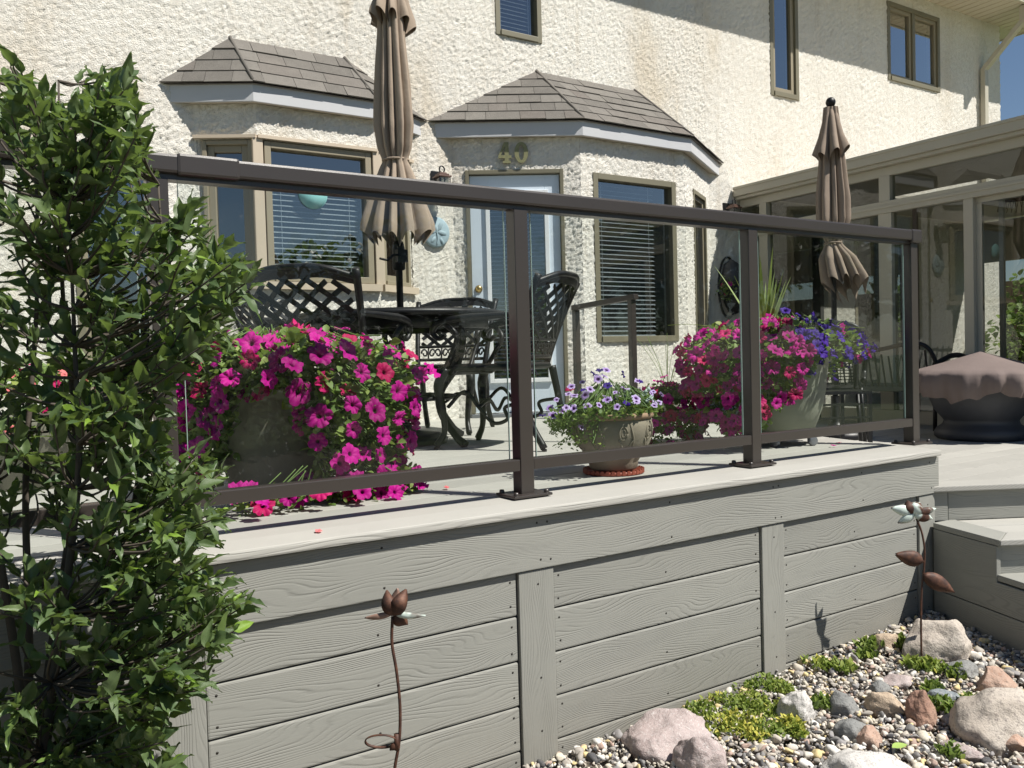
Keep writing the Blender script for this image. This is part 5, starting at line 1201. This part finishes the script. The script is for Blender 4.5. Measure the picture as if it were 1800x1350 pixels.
def clump(name, lab, spots, r, nper, L, mat, seed, cat='plant', W=1.0, up=.8):
    rnd = random.Random(seed); Tm = []; idx = []; tone = []; o0 = Vector((*spots[0][:2], gz(*spots[0][:2])))
    for (x, y, rr, tn) in spots:
        for i in range(nper):
            a = rnd.uniform(0, 6.28); q = rr*math.sqrt(rnd.random()); p = Vector((x+q*math.cos(a), y+q*math.sin(a), 0)); p.z = gz(p.x, p.y)+rnd.uniform(0, .035)*(1-q/max(rr, .001)*.6)
            if p.y > FY-.01: continue
            d = Vector((rnd.gauss(0, .6), rnd.gauss(0, .6), up)).normalized(); s = L*rnd.uniform(.6, 1.3)
            Tm.append(np.array(Matrix.Translation(p-o0) @ d.to_track_quat('Y', 'Z').to_matrix().to_4x4() @ Matrix.Rotation(rnd.uniform(-1.5, 1.5), 4, 'Y') @ Matrix.Diagonal((s*W, s, s, 1)))); idx.append(rnd.randrange(3)); tone.append([min(1, max(0, tn+rnd.gauss(0, .16)))])
    o = bake(name, SLV, np.array(Tm), np.array(idx), np.array(tone), mat, None, True, kind=None); o.location = o0; return tag(o, lab, cat)
def gp(px, py): P = atZ(px, py, -.77); return P.x, P.y
sp_ = []
for (px, py, rr, tn) in ((1235, 1225, .07, .95), (1250, 1205, .05, .9), (1300, 1205, .07, .35), (1340, 1205, .07, .25), (1370, 1215, .05, .45), (1230, 1250, .06, .3), (1285, 1240, .07, .3), (1320, 1235, .06, .55), (1260, 1275, .07, .8), (1300, 1270, .07, .9), (1340, 1250, .06, .5), (1355, 1285, .06, .3), (1390, 1275, .04, .95), (1385, 1245, .04, .9), (1400, 1290, .03, .7), (1320, 1290, .05, .9)):
    sp_.append((*gp(px, py), rr, tn))
so_ = clump('sedum_patch', 'spreading yellow green sedum patch among the pebbles', sp_, 1, 260, .016, M['sedum'], 5, 'sedum', .8); so_['kind'] = 'stuff'
for i, (lst, lab) in enumerate((([(1408, 1170, .025, .3), (1432, 1158, .03, .25)], 'upright green weed against the skirting right of the batten'), ([(1450, 1180, .05, .5), (1480, 1185, .05, .4)], 'low green weed spreading left in the upper gravel'), ([(1530, 1150, .05, .2), (1522, 1165, .04, .3)], 'leafy weed left of the smooth tan stone'),
     ([(1588, 1150, .04, .25)], 'small weed with a purple bud beside the tan stone'), ([(1612, 1185, .05, .5), (1626, 1187, .05, .5), (1640, 1189, .05, .5)], 'light green weed below the patina metal flower'), ([(1640, 1225, .03, .2), (1655, 1250, .045, .15), (1680, 1262, .03, .1)], 'dark green weed right of the red brown stone'), ([(1708, 1248, .035, .2)], 'small green weed on the broad beige boulder foot'), ([(1675, 1328, .035, .1)], 'tiny green weed near the bottom right'), ([(1445, 1245, .045, .1)], 'creeping dark weed right of the pale round stone'), ([(1680, 1200, .035, .3)], 'small weed above the blue slab stone'))):
    clump('weed', lab, [(*gp(px, py), rr, tn) for px, py, rr, tn in lst], 1, 90, .026, M['sedum'], 50+i, 'weed', .8, 1.6)
m = MB(); P = atZ(1568, 1322, -.77); lf = small_leaf(1, .3, .1, .05); lf.materials.append(simple('fallen_leaf', (.30, .42, .10), .6)); o = link('fallen_leaf', lf, None, (P.x, P.y, gz(P.x, P.y)+.022), (.1, .1, -1.9)); o.scale = (.05, .055, .05); tag(o, 'bright green fallen leaf lying on the pebbles', 'leaf')

# ------------------------------------------------------------------ metal garden flowers
def petal3(name, P, tip, wid, mat, parent, cup=.15, o0=Vector(), hole=False):
    """leaf-like sheet from P to tip"""
    P, tip = Vector(P), Vector(tip); ax = (tip-P); L = ax.length; ax.normalize(); side = ax.cross(Vector(_f)).normalized(); nr = side.cross(ax).normalized(); V = []; F = []; n = 12
    for i in range(n+1):
        t = i/n; w_ = wid*math.sin(math.pi*t**.75)**.8 if 0 < t < 1 else wid*.06; c = P+ax*L*t-nr*cup*L*math.sin(math.pi*t)
        for q in (-1, -.5, 0, .5, 1): V.append(c+side*w_*q-nr*wid*.35*(1-q*q)-o0)
    for i in range(n):
        for j in range(4): a = i*5+j; F.append((a, a+1, a+6, a+5))
    me = mk(name, V, F, True); o = link(name, me, parent, mat=mat); s = o.modifiers.new('t', 'SOLIDIFY'); s.thickness = .0012; return o
def mflower(stem_px, D, lab, petals, bud, leaves, mp, mb_, head):
    pts = [atD(px, py, D) for px, py in stem_px]; base_ = Vector(pts[-1]); t = empty('metal_flower', base_, 0, lab, 'garden ornament')
    m = MB(); m.tube([p-base_ for p in spline(pts, 8)], .0038, 8); m.obj('stem', M['rust'], t)
    for (a, b, wd, mt, cup) in petals: petal3('petal', atD(*a, D), atD(*b, D+wd*.8), wd, mt, t, cup, base_)
    for (a, b, wd, mt, cup) in leaves: petal3('leaf', atD(*a, D), atD(*b, D), wd, mt, t, cup, base_)
    return t, base_
g0 = gz(.75, 1.75)
t1, b1 = mflower([(690, 1084), (689, 1130), (697, 1180), (703, 1240), (702, 1300), (694, 1350), (690, 1400), (694, 1470), (696, 1700)], 1.9, 'rust brown metal iris on a wavy stem in front of the skirting boards',
    [((690, 1078), (642, 1086), .007, M['rust2'], .12), ((690, 1078), (748, 1082), .007, M['patina'], .12), ((692, 1082), (716, 1096), .016, M['rust'], .1), ((690, 1082), (680, 1038), .016, M['rust'], .30), ((692, 1082), (714, 1036), .018, M['rust'], .35), ((690, 1082), (699, 1034), .014, M['rust2'], -.1)],
    None, [((698, 1306), (686, 1318), .008, M['rust'], .1)], None, None, None)
t2, b2 = mflower([(1611, 912), (1620, 935), (1625, 965), (1624, 1000), (1620, 1040), (1619, 1100), (1620, 1165)], 3.17, 'patina green metal flower on a tall stem in front of the step corner',
    [((1603, 900), (1566, 893), .020, M['patina'], .1), ((1606, 902), (1644, 894), .015, M['patina'], .1), ((1606, 903), (1578, 919), .017, M['patina'], .1), ((1606, 903), (1637, 911), .022, M['patina'], .1), ((1602, 904), (1594, 881), .026, M['rust'], .25), ((1604, 904), (1614, 884), .028, M['patina'], .3)],
    None, [((1622, 986), (1573, 974), .030, M['rust'], .05), ((1622, 1010), (1676, 1040), .030, M['rust'], .05)], None, None, None)
m = MB(); m.tube([atD(670+28*math.cos(a), 1303+11*math.sin(a), 1.9+.01*math.sin(a))-b1 for a in np.linspace(0, 2*math.pi, 26)], .0034, 6, .5); m.obj('leaf_loop', M['rust'], t1); m = MB(); m.tube([atD(697, 1290, 1.9)-b1, atD(698, 1318, 1.9)-b1], .0065, 8); m.obj('stem_clasp', M['rust'], t1)

# ------------------------------------------------------------------ foreground shrub
def shrub_leaf(W, fold, curl, wav, ph):
    V = []; F = []; n = 9
    for i in range(n+1):
        t = i/n; w_ = W*(math.sin(math.pi*t**.72)**.9)*(1-.25*t) if 0 < t < 1 else 0; z = -curl*t*t+.05*t
        wv = wav*math.sin(t*13+ph)
        for q in (-1, -.5, 0, .5, 1): V.append((w_*q, t, z+fold*abs(q)*w_*2+(wv*(q if abs(q) == 1 else 0))))
    for i in range(n):
        for j in range(4): a = i*5+j; F.append((a, a+1, a+6, a+5))
    return mk('leaf', V, F, True)
LM = [shrub_leaf(.25, .30, .25, .03, 0), shrub_leaf(.28, .22, .42, .045, 2), shrub_leaf(.23, .45, .10, .03, 4), shrub_leaf(.27, .15, .30, .05, 1), shrub_leaf(.21, .10, .75, .07, 3), shrub_leaf(.24, .60, -.15, .06, 5)]
for me in LM: me.materials.append(M['leaf'])
LT = [tri(me) for me in LM]
rnd = random.Random(12)
rt = np.array([_r0[0], _r0[1]]); ft = np.array([math.sin(YAW), math.cos(YAW)])
def lat_pt(L, D, z): return Vector((ft[0]*D+rt[0]*L, ft[1]*D+rt[1]*L, z))
SB = lat_pt(-.98, 1.62, 0); SB.z = gz(SB.x, SB.y)
sh = empty('shrub', SB, 0, 'tall leafy green shrub filling the left edge of the picture', 'shrub')
bound_y = [60, 100, 110, 200, 300, 400, 470, 540, 570, 640, 700, 760, 840, 900, 960, 1050, 1100, 1180, 1260, 1350, 1600]
bound_x = [40, 60, 235, 250, 300, 370, 460, 465, 420, 360, 290, 310, 420, 400, 340, 450, 420, 395, 290, 330, 300]
def bound(y): return float(np.interp(y, bound_y, bound_x))
stems = []
m = MB()
for i in range(9):
    Lx = -1.28+.070*i+rnd.uniform(-.03, .03); D = rnd.uniform(1.46, 1.72); top = rnd.uniform(.65, 1.05) if i < 9 else rnd.uniform(.35, .6)
    if i in (4, 6): top = 1.04
    b0 = lat_pt(-.98+rnd.uniform(-.10, .10), 1.60+rnd.uniform(-.05, .05), SB.z-.02)
    p1 = lat_pt(-.98+(Lx+.98)*.45+rnd.gauss(0, .02), 1.6+(D-1.6)*.5, -.25); p2 = lat_pt(-.98+(Lx+.98)*.85+rnd.gauss(0, .03), D, .25); p3 = lat_pt(Lx, D+rnd.gauss(0, .04), top)
    sp3 = spline([b0, p1, p2, (p2+p3)/2+Vector((rnd.gauss(0, .02), rnd.gauss(0, .02), 0)), p3], 8); stems.append(sp3); mm = MB(); mm.tube([p-SB for p in sp3], lerp_list([.012, .009, .006, .004, .002], len(sp3)), 7); mm.obj('stem', M['bark'], sh)
tw = MB(); leaves = []
def proj(p):
    d = np.array(p)-CAM; w_ = d@_f; return 900+FPX*(d@_r)/w_, 675-FPX*(d@_u)/w_
ntw = 0; tries = 0
while ntw < 760 and tries < 40000:
    tries += 1; D = rnd.uniform(1.34, 1.86); py = rnd.uniform(85, 1560); bx = bound(py); px = bx-abs(rnd.gauss(0, 1))*150 if rnd.random() < .45 else rnd.uniform(-160, bx)
    if px < -300: continue
    # thinner, see-through area around the middle left
    hole = 0
    for (hx, hy, hr) in ((150, 120, 38), (290, 250, 40), (25, 240, 25), (225, 470, 30), (60, 620, 22), (215, 650, 25), (150, 560, 22), (300, 345, 45), (70, 330, 25), (110, 470, 40), (250, 500, 40), (180, 380, 35), (335, 420, 25), (60, 890, 35), (120, 930, 40), (285, 600, 30)):
        if (px-hx)**2+(py-hy)**2 < hr*hr: hole = 1
    if hole and rnd.random() < .93: continue
    if py < float(np.interp(px, [-200, 0, 40, 80, 130, 165, 190, 235, 255, 300], [170, 140, 92, 120, 172, 150, 108, 112, 150, 230])): continue
    tip = atD(px-8, py+6, D)
    if tip.y > (2.05 if tip.z < .03 else 2.26) or tip.z < SB.z+.12: continue
    best = None
    for s_ in stems:
        for k in range(4, len(s_), 2):
            q = s_[k]; dz = tip.z-q.z
            if dz < .02: continue
            dd = (tip-q).length+abs(dz-.14)*.6
            if best is None or dd < best[0]: best = (dd, q)
    if best is None or best[0] > .75: continue
    q = best[1]; mid = (q+tip)/2+Vector((rnd.gauss(0, .015), rnd.gauss(0, .015), -.02)); cv = spline([q, mid, tip], 6); ntw += 1
    tw.tube([p-SB for p in cv], lerp_list([.0035, .0022, .0014], len(cv)), 5, cap=False)
    Lc = sum((cv[i+1]-cv[i]).length for i in range(len(cv)-1)); tdir = (cv[-1]-cv[-3]).normalized(); tdir = (tdir+Vector((0, 0, .5))).normalized()
    # leaf pairs along the outer part, whorl at the tip
    npair = 4 if Lc > .12 else 3
    for j in range(npair):
        t = 1-j*.022/max(Lc, .05)*1.1; t = max(t, .25); kf = t*(len(cv)-1); i0_ = min(int(kf), len(cv)-2); p = cv[i0_].lerp(cv[i0_+1], kf-i0_); ax = (cv[i0_+1]-cv[i0_]).normalized()
        ax = (ax*.6+tdir*.6).normalized(); perp = ax.orthogonal().normalized(); perp.rotate(Matrix.Rotation(j*1.57+rnd.uniform(-.3, .3), 3, ax))
        for sgn in (-1, 1):
            opening = rnd.uniform(.5, .95) if j else rnd.uniform(.15, .5); d = (ax*math.cos(opening)+perp*sgn*math.sin(opening)).normalized(); d.z -= .10*j*.3; d.normalize()
            sz = rnd.choice((rnd.uniform(.028, .044), rnd.uniform(.038, .056), rnd.uniform(.044, .062)))*(1 if j else .8); tone = rnd.random()*.86
            if j == 0 and rnd.random() < .22: tone = .97; sz *= .75
            xx = d.cross(Vector((0, 0, 1))); 
            if xx.length < .1: xx = d.orthogonal()
            xx.normalize(); nr = xx.cross(d).normalized()
            if nr.z < 0: xx, nr = -xx, -nr
            Mx = Matrix(((xx.x, d.x, nr.x, p.x-SB.x), (xx.y, d.y, nr.y, p.y-SB.y), (xx.z, d.z, nr.z, p.z-SB.z), (0, 0, 0, 1))) @ Matrix.Rotation(rnd.gauss(0, .55), 4, 'Y') @ Matrix.Rotation(rnd.gauss(-.05, .25), 4, 'X') @ Matrix.Diagonal((sz*rnd.uniform(.75, 1.15), sz, sz*rnd.uniform(.5, 1.6), 1))
            leaves.append((p, Mx, rnd.randrange(6), tone))
tw.obj('twigs', M['bark'], sh)['kind'] = 'stuff'
def vis(p):
    x, y = proj(p); d = (Vector(p)-Vector(CAM)).length; return (0 < x < 1800 and 0 < y < 1350), d
order = sorted(range(len(leaves)), key=lambda i: (not vis(leaves[i][0])[0], vis(leaves[i][0])[1]))
for i in order[:300]:
    p, Mx, k, tone = leaves[i]; o = link('leaf', LM[k], sh); o.matrix_basis = Mx
rest = order[300:]
bake('leaf_mass', LT, np.array([np.array(leaves[i][1]) for i in rest]), np.array([leaves[i][2] for i in rest]), np.array([[leaves[i][3]] for i in rest]), M['leaf_s'], sh, True)
print('shrub leaves', len(leaves), 'twigs', ntw)

# ------------------------------------------------------------------ greenery beyond the sunroom, trees behind the camera seen in reflections
def crown(name, C, rad, n, s, seed, lab, cat='tree', trunk=True):
    rnd = random.Random(seed); t = empty(name, (C[0], C[1], gz(3, 1) if C[2] > 1 else -.8), 0, lab, cat); o0 = t.location.copy(); Tm = []; idx = []; tone = []
    lobes = [(Vector((rnd.gauss(0, .45)*rad[0], rnd.gauss(0, .45)*rad[1], rnd.gauss(0, .45)*rad[2])), rnd.uniform(.35, .6)) for _ in range(14)]
    for i in range(n):
        c, r = rnd.choice(lobes); d = Vector((rnd.gauss(0, 1), rnd.gauss(0, 1), rnd.gauss(0, 1))).normalized()*rnd.uniform(.75, 1.0)*r; p = Vector(C)+c+Vector((d.x*rad[0], d.y*rad[1], d.z*rad[2]))
        q = Vector((rnd.gauss(0, 1), rnd.gauss(0, 1), rnd.gauss(0, 1))).normalized().to_track_quat('Y', 'Z'); ss = s*rnd.uniform(.6, 1.3)
        Tm.append(np.array(Matrix.Translation(p-o0) @ q.to_matrix().to_4x4() @ Matrix.Diagonal((ss, ss, ss, 1)))); idx.append(rnd.randrange(3)); tone.append([rnd.random()])
    bake('crown', SLV, np.array(Tm), np.array(idx), np.array(tone), M['tree'] if cat == 'tree' else M['pleaf'], t, True)
    if trunk: m = MB(); m.tube([(0, 0, 0), (.05, 0, C[2]*.5), (0, .05, C[2]-o0.z)], [.16, .12, .07], 8); m.obj('trunk', M['bark'], t)
crown('garden_shrub', (12.0, 5.3, .55), (.7, 1.2, 1.0), 5200, .10, 2, 'sunlit bright green shrub seen through the sunroom glass', 'shrub', False)
fn = empty('garden_fence', (14, 3, -.8), 0, 'weathered board fence beyond the sunroom', 'fence'); fm = MB(); fm.box(-.01, .01, 0, .14, 0, 2.3); fme = fm.mesh('fence_board'); fme.materials.append(M['wood'])
for i in range(75): link('fence_board', fme, fn, (0, -5+i*.15, 0))
hd = empty('shade_hedge', (-3.2, -3.5, -.8), 0, 'unseen hedge added left of and behind the camera to deepen the shade', 'hedge')  # out of view, added to cut fill light on shaded faces
Tm = []; rnd = random.Random(8)
for i in range(9000):
    a = rnd.random(); x, y = (rnd.gauss(-3.2, .35), rnd.uniform(-9, .8)) if a < .6 else (rnd.uniform(-3.4, 7), rnd.gauss(-9.2, .4)); z = rnd.uniform(-.8, 1.1)
    q = Vector((rnd.gauss(0, 1), rnd.gauss(0, 1), rnd.gauss(0, 1))).normalized().to_track_quat('Y', 'Z'); ss = .16*rnd.uniform(.6, 1.3); Tm.append(np.array(Matrix.Translation((x+3.2, y+3.5, z+.8)) @ q.to_matrix().to_4x4() @ Matrix.Diagonal((ss, ss, ss, 1))))
bake('leaves', SLV, np.array(Tm), np.zeros(9000, int), np.random.default_rng(1).random((9000, 1)), M['tree'], hd, True)
tk = [(-9, -23, 1.3, 2.2), (-1, -26, 1.2, 2.5), (5.0, -24, 1.5, 2.3), (12, -21, 2.6, 3.0), (17, -15, 2.7, 2.8), (22, -12, 3.2, 3.2), (27, -4, 3.4, 3.6)]
for i, (x, y, z, r) in enumerate(tk): crown('garden_tree', (x, y, z), (r, r, r*.8), 2600, .42, 90+i, ('broad tree across the garden, reflected in the bay windows', 'tall tree across the garden, reflected in the door pane', 'low round tree across the garden', 'large tree across the garden behind the deck steps', 'round tree across the garden at the right', 'tall tree beyond the sunroom end', 'far tree beside the sunroom end')[i])
